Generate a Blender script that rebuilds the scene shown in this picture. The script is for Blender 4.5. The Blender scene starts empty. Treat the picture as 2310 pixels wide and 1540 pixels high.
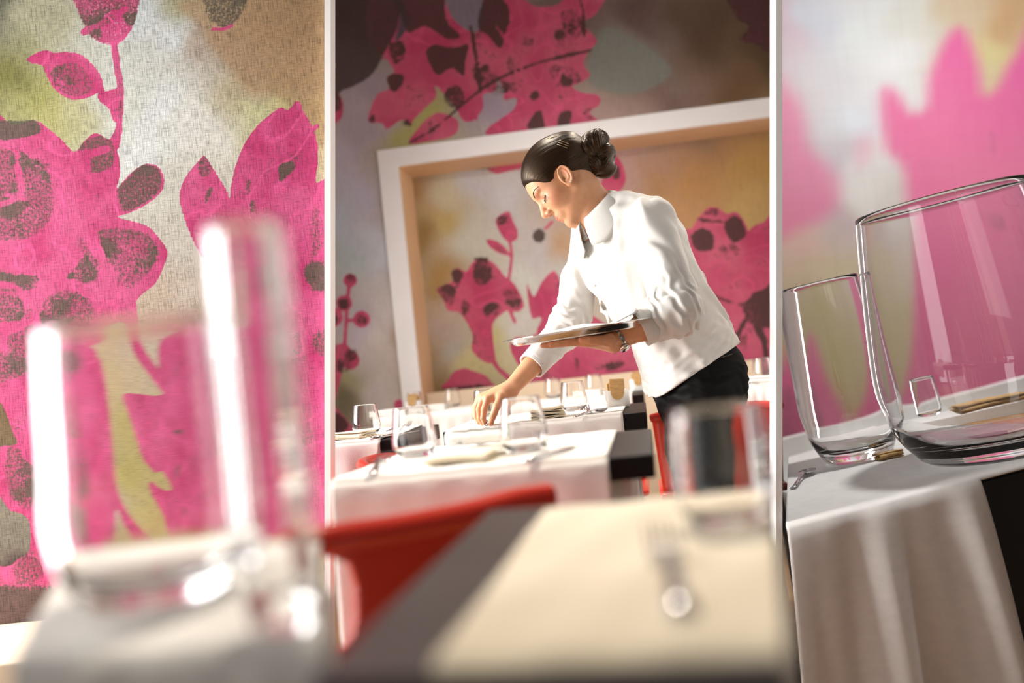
import bpy, bmesh, math, random
import numpy as np
from mathutils import Vector, Matrix
random.seed(5); RNG = np.random.default_rng(5)
SC = bpy.context.scene
COL = SC.collection

# ------------------------------------------------------------------ camera
F, CX, CY, HCAM = 2300.0, 1155.0, 770.0, 0.885
RHO, PIT = math.radians(6.0), math.radians(1.73)
FW = np.array([0, math.cos(PIT), math.sin(PIT)])
R0 = np.array([1.0, 0, 0]); U0 = np.array([0, -math.sin(PIT), math.cos(PIT)])
CR = math.cos(RHO) * R0 - math.sin(RHO) * U0
CU = math.sin(RHO) * R0 + math.cos(RHO) * U0
CAM = np.array([0, 0, HCAM])
cd = bpy.data.cameras.new('camera'); co = bpy.data.objects.new('camera', cd); COL.objects.link(co)
cd.sensor_width = 36.0; cd.sensor_fit = 'HORIZONTAL'; cd.lens = 36.0 * F / 2310.0
cd.clip_start = 0.02; cd.clip_end = 100
co.matrix_world = Matrix(((CR[0], CU[0], -FW[0], 0), (CR[1], CU[1], -FW[1], 0), (CR[2], CU[2], -FW[2], HCAM), (0, 0, 0, 1)))
cd.dof.use_dof = True; cd.dof.focus_distance = 2.62; cd.dof.aperture_fstop = 1.75
SC.camera = co

def ray(px, py):
    return FW + (px - CX) / F * CR + (CY - py) / F * CU
def P(px, py, Y):                       # the point seen at a pixel, at distance Y in front of the camera
    d = ray(px, py); return CAM + d * (Y / d[1])
def PZ(px, py, z):                      # the point seen at a pixel, at height z
    d = ray(px, py); return CAM + d * ((z - HCAM) / d[2])
def to_px(p):
    q = np.asarray(p, float) - CAM
    w = q @ FW
    return CX + F * (q @ CR) / w, CY - F * (q @ CU) / w
TH = math.radians(7.3)                  # the room's axes against the camera's
EX = np.array([math.cos(TH), -math.sin(TH), 0.0]); ED = np.array([math.sin(TH), math.cos(TH), 0.0])
def W(a, b, z): return EX * a + ED * b + np.array([0, 0, z])
def AB(p): return float(np.dot(p, EX)), float(np.dot(p, ED))

# ------------------------------------------------------------------ world, lights, exposure
w = bpy.data.worlds.new('world'); SC.world = w; w.use_nodes = True
bgn = w.node_tree.nodes['Background']; bgn.inputs[0].default_value = (1.0, 0.97, 0.94, 1); bgn.inputs[1].default_value = 0.12
def area(name, loc, target, sx, sy, power, col, spread=180):
    l = bpy.data.lights.new(name, 'AREA'); l.shape = 'RECTANGLE'; l.size = sx; l.size_y = sy; l.energy = power; l.color = col
    l.spread = math.radians(spread)
    o = bpy.data.objects.new(name, l); COL.objects.link(o); o.location = loc
    o.rotation_euler = (Vector(target) - Vector(loc)).to_track_quat('-Z', 'Y').to_euler(); return o
def spot(name, loc, target, power, col, ang, blend=1.0, r=0.08):
    l = bpy.data.lights.new(name, 'SPOT'); l.energy = power; l.color = col; l.spot_size = math.radians(ang); l.spot_blend = blend; l.shadow_soft_size = r
    o = bpy.data.objects.new(name, l); COL.objects.link(o); o.location = loc
    o.rotation_euler = (Vector(target) - Vector(loc)).to_track_quat('-Z', 'Y').to_euler(); return o
area('assumed_daylight', (-2.3, 0.5, 1.30), (-0.6, 2.4, 1.22), 1.2, 2.5, 24, (1.0, 0.99, 0.97))  # daylight assumed from the left front: free-standing area light, no window is built
area('assumed_daylight_side', (-2.7, 2.75, 1.5), (0.3, 2.95, 0.55), 2.0, 1.0, 54, (1.0, 0.98, 0.95), 78)  # assumed daylight from the left, unseen behind the left wall, without any window opening
area('front_fill', (1.5, -1.2, 2.1), (0.3, 3.0, 0.8), 1.4, 1.0, 4, (1.0, 0.97, 0.95))  # weak fill added from the front, not an actual window
area('glass_edge_light', (-1.78, 2.25, 1.3), (0.0, 0.6, 1.25), 0.7, 2.4, 40, (1.0, 0.99, 0.97))  # unseen panel added to whiten the left edges of the glasses
_q = P(1769, 700, 3.9); area('alcove_glass_edge_light', (_q[0] + 0.02, _q[1], 1.1), (_q[0] + 1.0, _q[1] - 0.25, 1.1), 0.3, 1.7, 11, (1.0, 0.98, 0.96))  # invented strip on the partition, gives the large tumbler bright edge reflections
spot('assumed_spot_tables', (-0.1, 3.2, 2.9), (0.0, 2.7, 0.75), 85, (1.0, 0.93, 0.83), 62)  # overhead light assumed above the bright tables, no fixture modelled
spot('assumed_spot_person', (0.9, 3.7, 2.9), (0.25, 2.75, 1.1), 85, (1.0, 0.88, 0.74), 50)  # light assumed from above and behind for the hair highlights, no lamp body
spot('assumed_spot_far', (-0.1, 4.1, 2.9), (0.1, 4.2, 0.75), 90, (1.0, 0.92, 0.82), 62)  # unseen spot assumed over the far row, nothing hangs there
spot('assumed_spot_near', (0.1, 1.8, 2.9), (0.0, 1.15, 0.75), 200, (1.0, 0.90, 0.76), 62)  # bare spot assumed over the front tables, brightens their cloths; no fitting exists
spot('mural_vignette_spot', (-0.75, 0.9, 2.9), (-0.84, 2.4, 1.12), 92, (1.0, 0.98, 0.96), 48)  # added soft cone: bright centre and dark corners imitate a vignette
spot('niche_wash_fill', (0.35, 1.9, 2.3), (0.25, 5.3, 1.3), 110, (1.0, 0.96, 0.92), 38)  # extra wash added to lift the niche mural, no fixture there
spot('alcove_table_fill', (1.25, 2.7, 3.3), (1.15, 3.0, 0.6), 190, (0.98, 1.0, 1.0), 62)  # added spot that brightens the cloth on the low table
area('alcove_mural_fill', (3.0, 4.8, 3.2), (3.3, 6.8, 1.2), 1.6, 0.8, 58, (1.0, 0.98, 0.97))  # unseen fill that brightens the mural at the back of the alcove
SC.view_settings.view_transform = 'Standard'; SC.view_settings.look = 'None'
SC.view_settings.exposure = 0.17; SC.view_settings.gamma = 1.0; SC.view_settings.use_curve_mapping = False
SC.cycles.max_bounces = 12; SC.cycles.transmission_bounces = 12; SC.cycles.transparent_max_bounces = 12
SC.cycles.sample_clamp_indirect = 6.0; SC.cycles.blur_glossy = 0.3

# ------------------------------------------------------------------ helpers: objects
def finish(name, me, mat=None, parent=None, smooth=True, loc=None):
    if smooth:
        me.polygons.foreach_set('use_smooth', [True] * len(me.polygons))
    o = bpy.data.objects.new(name, me); COL.objects.link(o)
    if mat is not None: me.materials.append(mat)
    if parent is not None: o.parent = parent
    return o
def obj(name, bm, mat=None, parent=None, smooth=False):
    me = bpy.data.meshes.new(name); bmesh.ops.recalc_face_normals(bm, faces=bm.faces); bm.to_mesh(me); bm.free()
    return finish(name, me, mat, parent, smooth)
def pydata(name, v, f, mat=None, parent=None, smooth=True):
    me = bpy.data.meshes.new(name); me.from_pydata([tuple(map(float, q)) for q in v], [], f); me.update()
    return finish(name, me, mat, parent, smooth)
def empty(name, loc, rz=0.0):
    o = bpy.data.objects.new(name, None); COL.objects.link(o); o.location = [float(c) for c in loc]; o.rotation_euler = (0, 0, rz); o.empty_display_size = 0.05
    return o
def tag(o, label, cat, group=None, kind=None):
    o['label'] = label; o['category'] = cat
    if group: o['group'] = group
    if kind: o['kind'] = kind
    return o
def struct(o, label=None):
    o['kind'] = 'structure'
    if label: o['label'] = label; o['category'] = 'structure'
    return o
def copy_tree(o, loc, rz=0.0, scale=None, parent=None):
    c = o.copy(); COL.objects.link(c)
    if parent is None:
        c.location = [float(k) for k in loc]; c.rotation_euler = (0, 0, rz)
        if scale is not None: c.scale = (scale,) * 3
    else: c.parent = parent
    for ch in o.children: copy_tree(ch, None, parent=c)
    return c
def bm_box(bm, x0, x1, y0, y1, z0, z1, bev=0.0, seg=2):
    r = bmesh.ops.create_cube(bm, size=1.0)
    vs = r['verts']
    for v in vs:
        v.co = Vector(((x0 + x1) / 2 + v.co.x * (x1 - x0), (y0 + y1) / 2 + v.co.y * (y1 - y0), (z0 + z1) / 2 + v.co.z * (z1 - z0)))
    if bev > 0:
        es = list({e for v in vs for e in v.link_edges})
        bmesh.ops.bevel(bm, geom=es, offset=bev, segments=seg, affect='EDGES', profile=0.5)
def lathe(prof, n=48):
    v, f = [], []
    for (r, z) in prof:
        for k in range(n):
            a = 2 * math.pi * k / n; v.append((r * math.cos(a), r * math.sin(a), z))
    for i in range(len(prof) - 1):
        for k in range(n):
            k2 = (k + 1) % n; f.append((i * n + k, i * n + k2, (i + 1) * n + k2, (i + 1) * n + k))
    return v, f
def spline(pts, m=6, closed=False):
    p = np.array(pts, float); n = len(p); out = []
    rng = range(n) if closed else range(n - 1)
    for i in rng:
        if closed: a, b, c, d = p[i - 1], p[i], p[(i + 1) % n], p[(i + 2) % n]
        else: a, b, c, d = p[max(i - 1, 0)], p[i], p[i + 1], p[min(i + 2, n - 1)]
        for k in range(m):
            t = k / m
            out.append(0.5 * (2 * b + (c - a) * t + (2 * a - 5 * b + 4 * c - d) * t * t + (3 * b - a - 3 * c + d) * t ** 3))
    if not closed: out.append(p[-1])
    return np.array(out)
def tube(pts, rad, n=10, caps=True):
    pts = np.array(pts, float); m = len(pts); rad = np.broadcast_to(np.array(rad, float), (m,))
    v, f = [], []; up = np.array([0, 0, 1.0])
    prev = None
    for i in range(m):
        t = pts[min(i + 1, m - 1)] - pts[max(i - 1, 0)]; t = t / (np.linalg.norm(t) + 1e-9)
        if prev is None:
            a = np.cross(t, up if abs(t[2]) < 0.9 else np.array([1.0, 0, 0]))
        else: a = prev - t * np.dot(prev, t)
        a = a / (np.linalg.norm(a) + 1e-9); prev = a; b = np.cross(t, a)
        for k in range(n):
            q = 2 * math.pi * k / n; v.append(pts[i] + rad[i] * (math.cos(q) * a + math.sin(q) * b))
    for i in range(m - 1):
        for k in range(n):
            k2 = (k + 1) % n; f.append((i * n + k, i * n + k2, (i + 1) * n + k2, (i + 1) * n + k))
    if caps:
        f.append(tuple(range(n))[::-1]); f.append(tuple((m - 1) * n + k for k in range(n)))
    return v, f
def join(parts):
    v, f = [], []
    for a, b in parts:
        o = len(v); v += [tuple(q) for q in a]; f += [tuple(i + o for i in q) for q in b]
    return v, f

# ------------------------------------------------------------------ helpers: materials
def s2l(c):
    c = np.asarray(c, float) / 255.0
    return np.where(c <= 0.04045, c / 12.92, ((c + 0.055) / 1.055) ** 2.4)
def col(r, g, b): return tuple(s2l((r, g, b))) + (1.0,)
def mat(name, base, rough=0.5, metal=0.0, trans=0.0, ior=1.45, spec=None, noise=None, bump=None, sheen=0.0, coat=0.0):
    m = bpy.data.materials.new(name); m.use_nodes = True; nt = m.node_tree; b = nt.nodes['Principled BSDF']
    b.inputs['Base Color'].default_value = base; b.inputs['Roughness'].default_value = rough; b.inputs['Metallic'].default_value = metal
    b.inputs['Transmission Weight'].default_value = trans; b.inputs['IOR'].default_value = ior
    if spec is not None: b.inputs['Specular IOR Level'].default_value = spec
    if sheen: b.inputs['Sheen Weight'].default_value = sheen
    if coat: b.inputs['Coat Weight'].default_value = coat
    if noise or bump:
        tc = nt.nodes.new('ShaderNodeTexCoord')
    if noise:                            # (scale, amount, stretch)
        sc, am, st = noise
        mp = nt.nodes.new('ShaderNodeMapping'); mp.inputs['Scale'].default_value = st; nt.links.new(tc.outputs['Object'], mp.inputs['Vector'])
        n = nt.nodes.new('ShaderNodeTexNoise'); n.inputs['Scale'].default_value = sc; n.inputs['Detail'].default_value = 4; nt.links.new(mp.outputs[0], n.inputs['Vector'])
        r = nt.nodes.new('ShaderNodeMapRange'); r.inputs[1].default_value = 0.3; r.inputs[2].default_value = 0.7; r.inputs[3].default_value = 1 - am; r.inputs[4].default_value = 1 + am * 0.3
        nt.links.new(n.outputs[0], r.inputs[0])
        mx = nt.nodes.new('ShaderNodeMix'); mx.data_type = 'RGBA'; mx.blend_type = 'MULTIPLY'; mx.inputs[0].default_value = 1.0
        mx.inputs[6].default_value = base; nt.links.new(r.outputs[0], mx.inputs[7]); nt.links.new(mx.outputs[2], b.inputs['Base Color'])
    if bump:
        sc, stg, st = bump
        mp = nt.nodes.new('ShaderNodeMapping'); mp.inputs['Scale'].default_value = st; nt.links.new(tc.outputs['Object'], mp.inputs['Vector'])
        n = nt.nodes.new('ShaderNodeTexNoise'); n.inputs['Scale'].default_value = sc; n.inputs['Detail'].default_value = 4; nt.links.new(mp.outputs[0], n.inputs['Vector'])
        bp = nt.nodes.new('ShaderNodeBump'); bp.inputs['Strength'].default_value = stg; bp.inputs['Distance'].default_value = 0.002
        nt.links.new(n.outputs[0], bp.inputs['Height']); nt.links.new(bp.outputs[0], b.inputs['Normal'])
    return m
M = {}
M['white_paint'] = mat('white_paint', (0.93, 0.92, 0.90, 1), 0.5, noise=(6, 0.03, (1, 1, 1)))
M['trim_white'] = mat('trim_white', (0.97, 0.97, 0.97, 1), 0.6, noise=(6, 0.01, (1, 1, 1)))
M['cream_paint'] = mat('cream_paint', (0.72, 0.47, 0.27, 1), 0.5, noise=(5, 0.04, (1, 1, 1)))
M['ceiling'] = mat('ceiling', (0.5, 0.47, 0.44, 1), 0.9, noise=(4, 0.05, (1, 1, 1)))
M['floor'] = mat('floor', (0.42, 0.22, 0.09, 1), 0.35, noise=(3, 0.3, (1, 14, 1)))
M['bench'] = mat('bench', (0.80, 0.65, 0.47, 1), 0.5, noise=(5, 0.05, (1, 1, 1)))
M['cloth'] = mat('cloth', (0.88, 0.84, 0.78, 1), 0.85, noise=(160, 0.06, (1, 1, 6)), bump=(220, 0.25, (1, 1, 1)), sheen=0.2)
M['cloth_cream'] = mat('cloth_cream', (0.80, 0.70, 0.53, 1), 0.85, noise=(160, 0.06, (1, 1, 6)), bump=(220, 0.25, (1, 1, 1)), sheen=0.2)
M['cloth_grey'] = mat('cloth_grey', (0.70, 0.66, 0.63, 1), 0.85, noise=(30, 0.06, (1, 1, 2)), bump=(60, 0.2, (1, 1, 1)), sheen=0.2)
M['napkin'] = mat('napkin', (0.86, 0.76, 0.58, 1), 0.85, noise=(120, 0.08, (1, 1, 1)), bump=(200, 0.3, (1, 1, 1)))
M['napkin_white'] = mat('napkin_white', (0.9, 0.87, 0.82, 1), 0.85, noise=(120, 0.04, (1, 1, 1)), bump=(200, 0.3, (1, 1, 1)))
M['dark_wood'] = mat('dark_wood', (0.006, 0.004, 0.004, 1), 0.42, spec=0.28, noise=(8, 0.35, (1, 12, 1)), bump=(40, 0.1, (1, 12, 1)))
M['dark_wood_near'] = mat('dark_wood_near', (0.045, 0.036, 0.034, 1), 0.45, noise=(8, 0.3, (1, 12, 1)), bump=(40, 0.1, (1, 12, 1)))
M['black'] = mat('black', (0.004, 0.004, 0.005, 1), 0.5, noise=(8, 0.2, (1, 12, 1)))
M['red'] = mat('red', (0.62, 0.028, 0.012, 1), 0.28, noise=(5, 0.05, (1, 1, 1)), coat=0.3)
M['steel'] = mat('steel', (0.50, 0.50, 0.52, 1), 0.14, 1.0, noise=(20, 0.04, (1, 1, 1)))
M['silver'] = mat('silver', (0.82, 0.81, 0.80, 1), 0.12, 1.0, noise=(12, 0.05, (1, 9, 1)))
M['metal_white'] = mat('metal_white', (0.78, 0.77, 0.75, 1), 0.4, 0.2, noise=(12, 0.04, (1, 1, 1)))
M['glass'] = mat('glass', (1, 1, 1, 1), 0.0, 0.0, 1.0, 1.46)
M['ceramic'] = mat('ceramic', (0.86, 0.85, 0.82, 1), 0.2, coat=0.4, noise=(9, 0.02, (1, 1, 1)))
M['kraft'] = mat('kraft', (0.55, 0.33, 0.13, 1), 0.7, noise=(60, 0.25, (1, 1, 4)))
M['wood_light'] = mat('wood_light', (0.66, 0.45, 0.24, 1), 0.5, noise=(12, 0.2, (1, 8, 1)))
# ------------------------------------------------------------------ murals: a dense wall mesh that carries the print
def inside(px, py, poly):
    x, y = poly[:, 0], poly[:, 1]; c = np.zeros(px.shape, bool); j = len(poly) - 1
    for i in range(len(poly)):
        k = ((y[i] > py) != (y[j] > py)) & (px < (x[j] - x[i]) * (py - y[i]) / (y[j] - y[i] + 1e-12) + x[i])
        c ^= k; j = i
    return c
def seg_dist(px, py, line, closed):
    d = np.full(px.shape, 1e9); n = len(line)
    for i in range(n if closed else n - 1):
        a = line[i]; b = line[(i + 1) % n]; ab = b - a; L = ab @ ab + 1e-9
        t = np.clip(((px - a[0]) * ab[0] + (py - a[1]) * ab[1]) / L, 0, 1)
        d = np.minimum(d, (px - a[0] - t * ab[0]) ** 2 + (py - a[1] - t * ab[1]) ** 2)
    return np.sqrt(d)
def sstep(a, b, x):
    t = np.clip((x - a) / (b - a), 0, 1); return t * t * (3 - 2 * t)
class Paint:
    def __init__(s, X, Y): s.X, s.Y = X, Y; s.pink = np.zeros(X.shape); s.dark = np.zeros(X.shape); s.bg = None
    def background(s, pts, power=3.0):
        acc = np.zeros(s.X.shape + (3,)); ws = np.zeros(s.X.shape)
        xx = s.X + 22 * np.sin(s.Y / 61 + 1) + 14 * np.sin(s.Y / 23 + s.X / 47); yy = s.Y + 22 * np.sin(s.X / 53) + 12 * np.sin(s.X / 21 - s.Y / 39)
        for (x, y, r, g, b) in pts:
            q = 1.0 / (((xx - x) ** 2 + (yy - y) ** 2) + 300) ** (power / 2)
            acc += q[..., None] * s2l((r, g, b)); ws += q
        s.bg = acc / ws[..., None]
    def _apply(s, layer, sub, m, v):
        A = s.pink if layer[0] == 'p' else s.dark
        if layer[0] == 'e':                                   # erase both
            s.pink[sub] *= 1 - m * v; s.dark[sub] *= 1 - m * v; return
        A[sub] = A[sub] * (1 - m) + v * m
    def poly(s, layer, pts, v=1.0, soft=3.0, smooth=4, colour=None):
        p = spline(pts, smooth, True) if smooth > 1 else np.array(pts, float)
        lo = p.min(0) - soft * 2; hi = p.max(0) + soft * 2
        sub = np.nonzero((s.X > lo[0]) & (s.X < hi[0]) & (s.Y > lo[1]) & (s.Y < hi[1]))
        if not len(sub[0]): return
        x, y = s.X[sub], s.Y[sub]; d = seg_dist(x, y, p, True); d = np.where(inside(x, y, p), d, -d)
        m = sstep(-soft, soft, d)
        if layer == 'bg': s.bg[sub] = s.bg[sub] * (1 - m[:, None] * v) + s2l(colour) * m[:, None] * v
        else: s._apply(layer, sub, m, v)
    def line(s, layer, pts, width, v=1.0, soft=2.5, smooth=5):
        p = spline(pts, smooth) if smooth > 1 else np.array(pts, float)
        lo = p.min(0) - width - soft * 2; hi = p.max(0) + width + soft * 2
        sub = np.nonzero((s.X > lo[0]) & (s.X < hi[0]) & (s.Y > lo[1]) & (s.Y < hi[1]))
        if not len(sub[0]): return
        d = seg_dist(s.X[sub], s.Y[sub], p, False)
        s._apply(layer, sub, sstep(soft, -soft, d - width / 2), v)
    def disc(s, layer, x, y, r, v=1.0, soft=3.0):
        a = np.linspace(0, 2 * math.pi, 14, endpoint=False)
        s.poly(layer, np.c_[x + r * np.cos(a) * 1.0, y + r * np.sin(a)], v, soft, 1)

def mural_material(name, pinkA, pinkB, darkC, fine, streak, contrast, speck, curl=0.03, lines=0.5, patch=0.3, pinkL=(0.8, 0.2, 0.4, 1), edge=0.08):
    m = bpy.data.materials.new(name); m.use_nodes = True; nt = m.node_tree; N, L = nt.nodes, nt.links
    b = N['Principled BSDF']; b.inputs['Roughness'].default_value = 0.75; b.inputs['Specular IOR Level'].default_value = 0.25
    at = N.new('ShaderNodeAttribute'); at.attribute_name = 'print_colour'
    am = N.new('ShaderNodeAttribute'); am.attribute_name = 'print_mask'
    sp = N.new('ShaderNodeSeparateColor'); L.new(am.outputs['Color'], sp.inputs[0])
    tc = N.new('ShaderNodeTexCoord')
    def noise(scale, stretch, detail=3, rough=0.6):
        mp = N.new('ShaderNodeMapping'); mp.inputs['Scale'].default_value = stretch; L.new(tc.outputs['Object'], mp.inputs['Vector'])
        n = N.new('ShaderNodeTexNoise'); n.inputs['Scale'].default_value = scale; n.inputs['Detail'].default_value = detail; n.inputs['Roughness'].default_value = rough
        L.new(mp.outputs[0], n.inputs['Vector']); return n.outputs[0]
    def math_(op, a, bb=None, clamp=False):
        n = N.new('ShaderNodeMath'); n.operation = op; n.use_clamp = clamp
        for i, q in enumerate((a, bb)):
            if q is None: continue
            if isinstance(q, (int, float)): n.inputs[i].default_value = q
            else: L.new(q, n.inputs[i])
        return n.outputs[0]
    def rng(x, a, bb, c=0.0, d=1.0):
        n = N.new('ShaderNodeMapRange'); L.new(x, n.inputs[0])
        for i, q in enumerate((a, bb, c, d)): n.inputs[1 + i].default_value = q
        return n.outputs[0]
    def mix(f, a, bb, mode='MIX'):
        n = N.new('ShaderNodeMix'); n.data_type = 'RGBA'; n.blend_type = mode
        if isinstance(f, (int, float)): n.inputs[0].default_value = f
        else: L.new(f, n.inputs[0])
        for i, q in ((6, a), (7, bb)):
            if isinstance(q, tuple): n.inputs[i].default_value = q
            else: L.new(q, n.inputs[i])
        return n.outputs[2]
    n_sp = noise(fine, (1, 1, 1), 4, 0.7)
    n_big = noise(fine * 0.06, (1, 1, 1), 2)
    n_v = noise(fine * 0.55, (7.0, 7.0, 0.35), 3)
    n_h = noise(fine * 0.55, (0.5, 0.5, 8.0), 3)
    pc = mix(rng(n_big, 0.35, 0.65), pinkA, pinkB)
    n_c = noise(fine * curl, (1, 1, 1), 1, 0.4)
    linef = math_('MULTIPLY', rng(math_('ABSOLUTE', math_('SUBTRACT', math_('FRACT', math_('MULTIPLY', n_c, 5.0)), 0.5)), 0.03, 0.09, 1.0, 0.0), lines)
    n_m = noise(fine * curl * 1.6, (1, 1, 1), 3, 0.55)
    patchf = math_('MULTIPLY', rng(n_m, 0.50, 0.68), patch)
    pc = mix(linef, pc, pinkL)
    pinkf = rng(math_('ADD', sp.outputs[0], math_('MULTIPLY', math_('SUBTRACT', n_sp, 0.5), speck)), 0.5 - edge, 0.5 + edge)
    darkf = rng(math_('ADD', math_('ADD', sp.outputs[1], math_('MULTIPLY', math_('MULTIPLY', patchf, sp.outputs[0]), math_('SUBTRACT', 1.0, linef))), math_('MULTIPLY', math_('SUBTRACT', n_sp, 0.5), speck * 2.2)), 0.36, 0.72)
    c = mix(pinkf, at.outputs['Color'], pc)
    c = mix(math_('MULTIPLY', darkf, 0.92), c, darkC)
    weave = math_('MULTIPLY', rng(n_v, 0.3, 0.55, 1 - contrast, 1.0), rng(n_h, 0.3, 0.55, 1 - contrast * 0.8, 1.0))
    c = mix(1.0, c, weave, 'MULTIPLY') if False else c
    mm = N.new('ShaderNodeMix'); mm.data_type = 'RGBA'; mm.blend_type = 'MULTIPLY'; mm.inputs[0].default_value = 1.0
    L.new(c, mm.inputs[6]); L.new(weave, mm.inputs[7])
    L.new(mm.outputs[2], b.inputs['Base Color'])
    bp = N.new('ShaderNodeBump'); bp.inputs['Strength'].default_value = streak; bp.inputs['Distance'].default_value = 0.001
    L.new(n_v, bp.inputs['Height']); L.new(bp.outputs[0], b.inputs['Normal'])
    return m

def mural_wall(name, corner, ax, width, height, step, region, painter, material, hole=None, parent=None, smooth_edge=None):
    """A wall of small quads starting at corner, along ax and up; painter colours each vertex. hole: (a0,a1,z0,z1) left open."""
    nx = max(2, int(width / step)) + 1; nz = max(2, int(height / step)) + 1
    a = np.linspace(0, width, nx); z = np.linspace(0, height, nz)
    if hole is not None:
        for h in hole[:2]:
            if 0 < h < width: a[np.argmin(abs(a - h))] = h
        for h in hole[2:]:
            if 0 < h < height: z[np.argmin(abs(z - h))] = h
    A, Z = np.meshgrid(a, z, indexing='ij')
    V = np.array(corner)[None, None, :] + A[..., None] * np.array(ax) + Z[..., None] * np.array([0, 0, 1.0])
    if smooth_edge is not None: V = smooth_edge(V, A, Z)
    X, Y = to_px(V.reshape(-1, 3)); X0, X1, Y0, Y1 = region
    def fold(t, lo, hi):
        p = (t - lo) / (hi - lo); p = np.abs(((p + 1) % 2) - 1) if False else np.abs(np.mod(p + 1.0, 2.0) - 1.0); return lo + p * (hi - lo)
    pt = Paint(fold(X, X0, X1), fold(Y, Y0, Y1)); painter(pt)
    idx = np.arange(nx * nz).reshape(nx, nz)
    q = np.stack([idx[:-1, :-1], idx[1:, :-1], idx[1:, 1:], idx[:-1, 1:]], -1)
    if hole is not None:
        ca = 0.5 * (A[:-1, :-1] + A[1:, 1:]); cz = 0.5 * (Z[:-1, :-1] + Z[1:, 1:])
        q = q[~((ca > hole[0]) & (ca < hole[1]) & (cz > hole[2]) & (cz < hole[3]))]
    q = q.reshape(-1, 4)
    me = fast_mesh(name, V.reshape(-1, 3), q)
    for nm, data in (('print_colour', pt.bg), ('print_mask', np.stack([pt.pink, pt.dark, np.zeros_like(pt.pink)], -1))):
        at = me.attributes.new(nm, 'FLOAT_COLOR', 'POINT')
        at.data.foreach_set('color', np.c_[data, np.ones(len(data))].astype(np.float32).ravel())
    return finish(name, me, material, parent, True)
def fast_mesh(name, V, Q):
    me = bpy.data.meshes.new(name); n = len(Q); k = Q.shape[1]
    me.vertices.add(len(V)); me.vertices.foreach_set('co', np.ascontiguousarray(V, np.float32).ravel())
    me.loops.add(n * k); me.loops.foreach_set('vertex_index', np.ascontiguousarray(Q, np.int32).ravel())
    me.polygons.add(n); me.polygons.foreach_set('loop_start', np.arange(0, n * k, k, dtype=np.int32))
    me.update(calc_edges=True); me.validate(); return me

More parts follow.
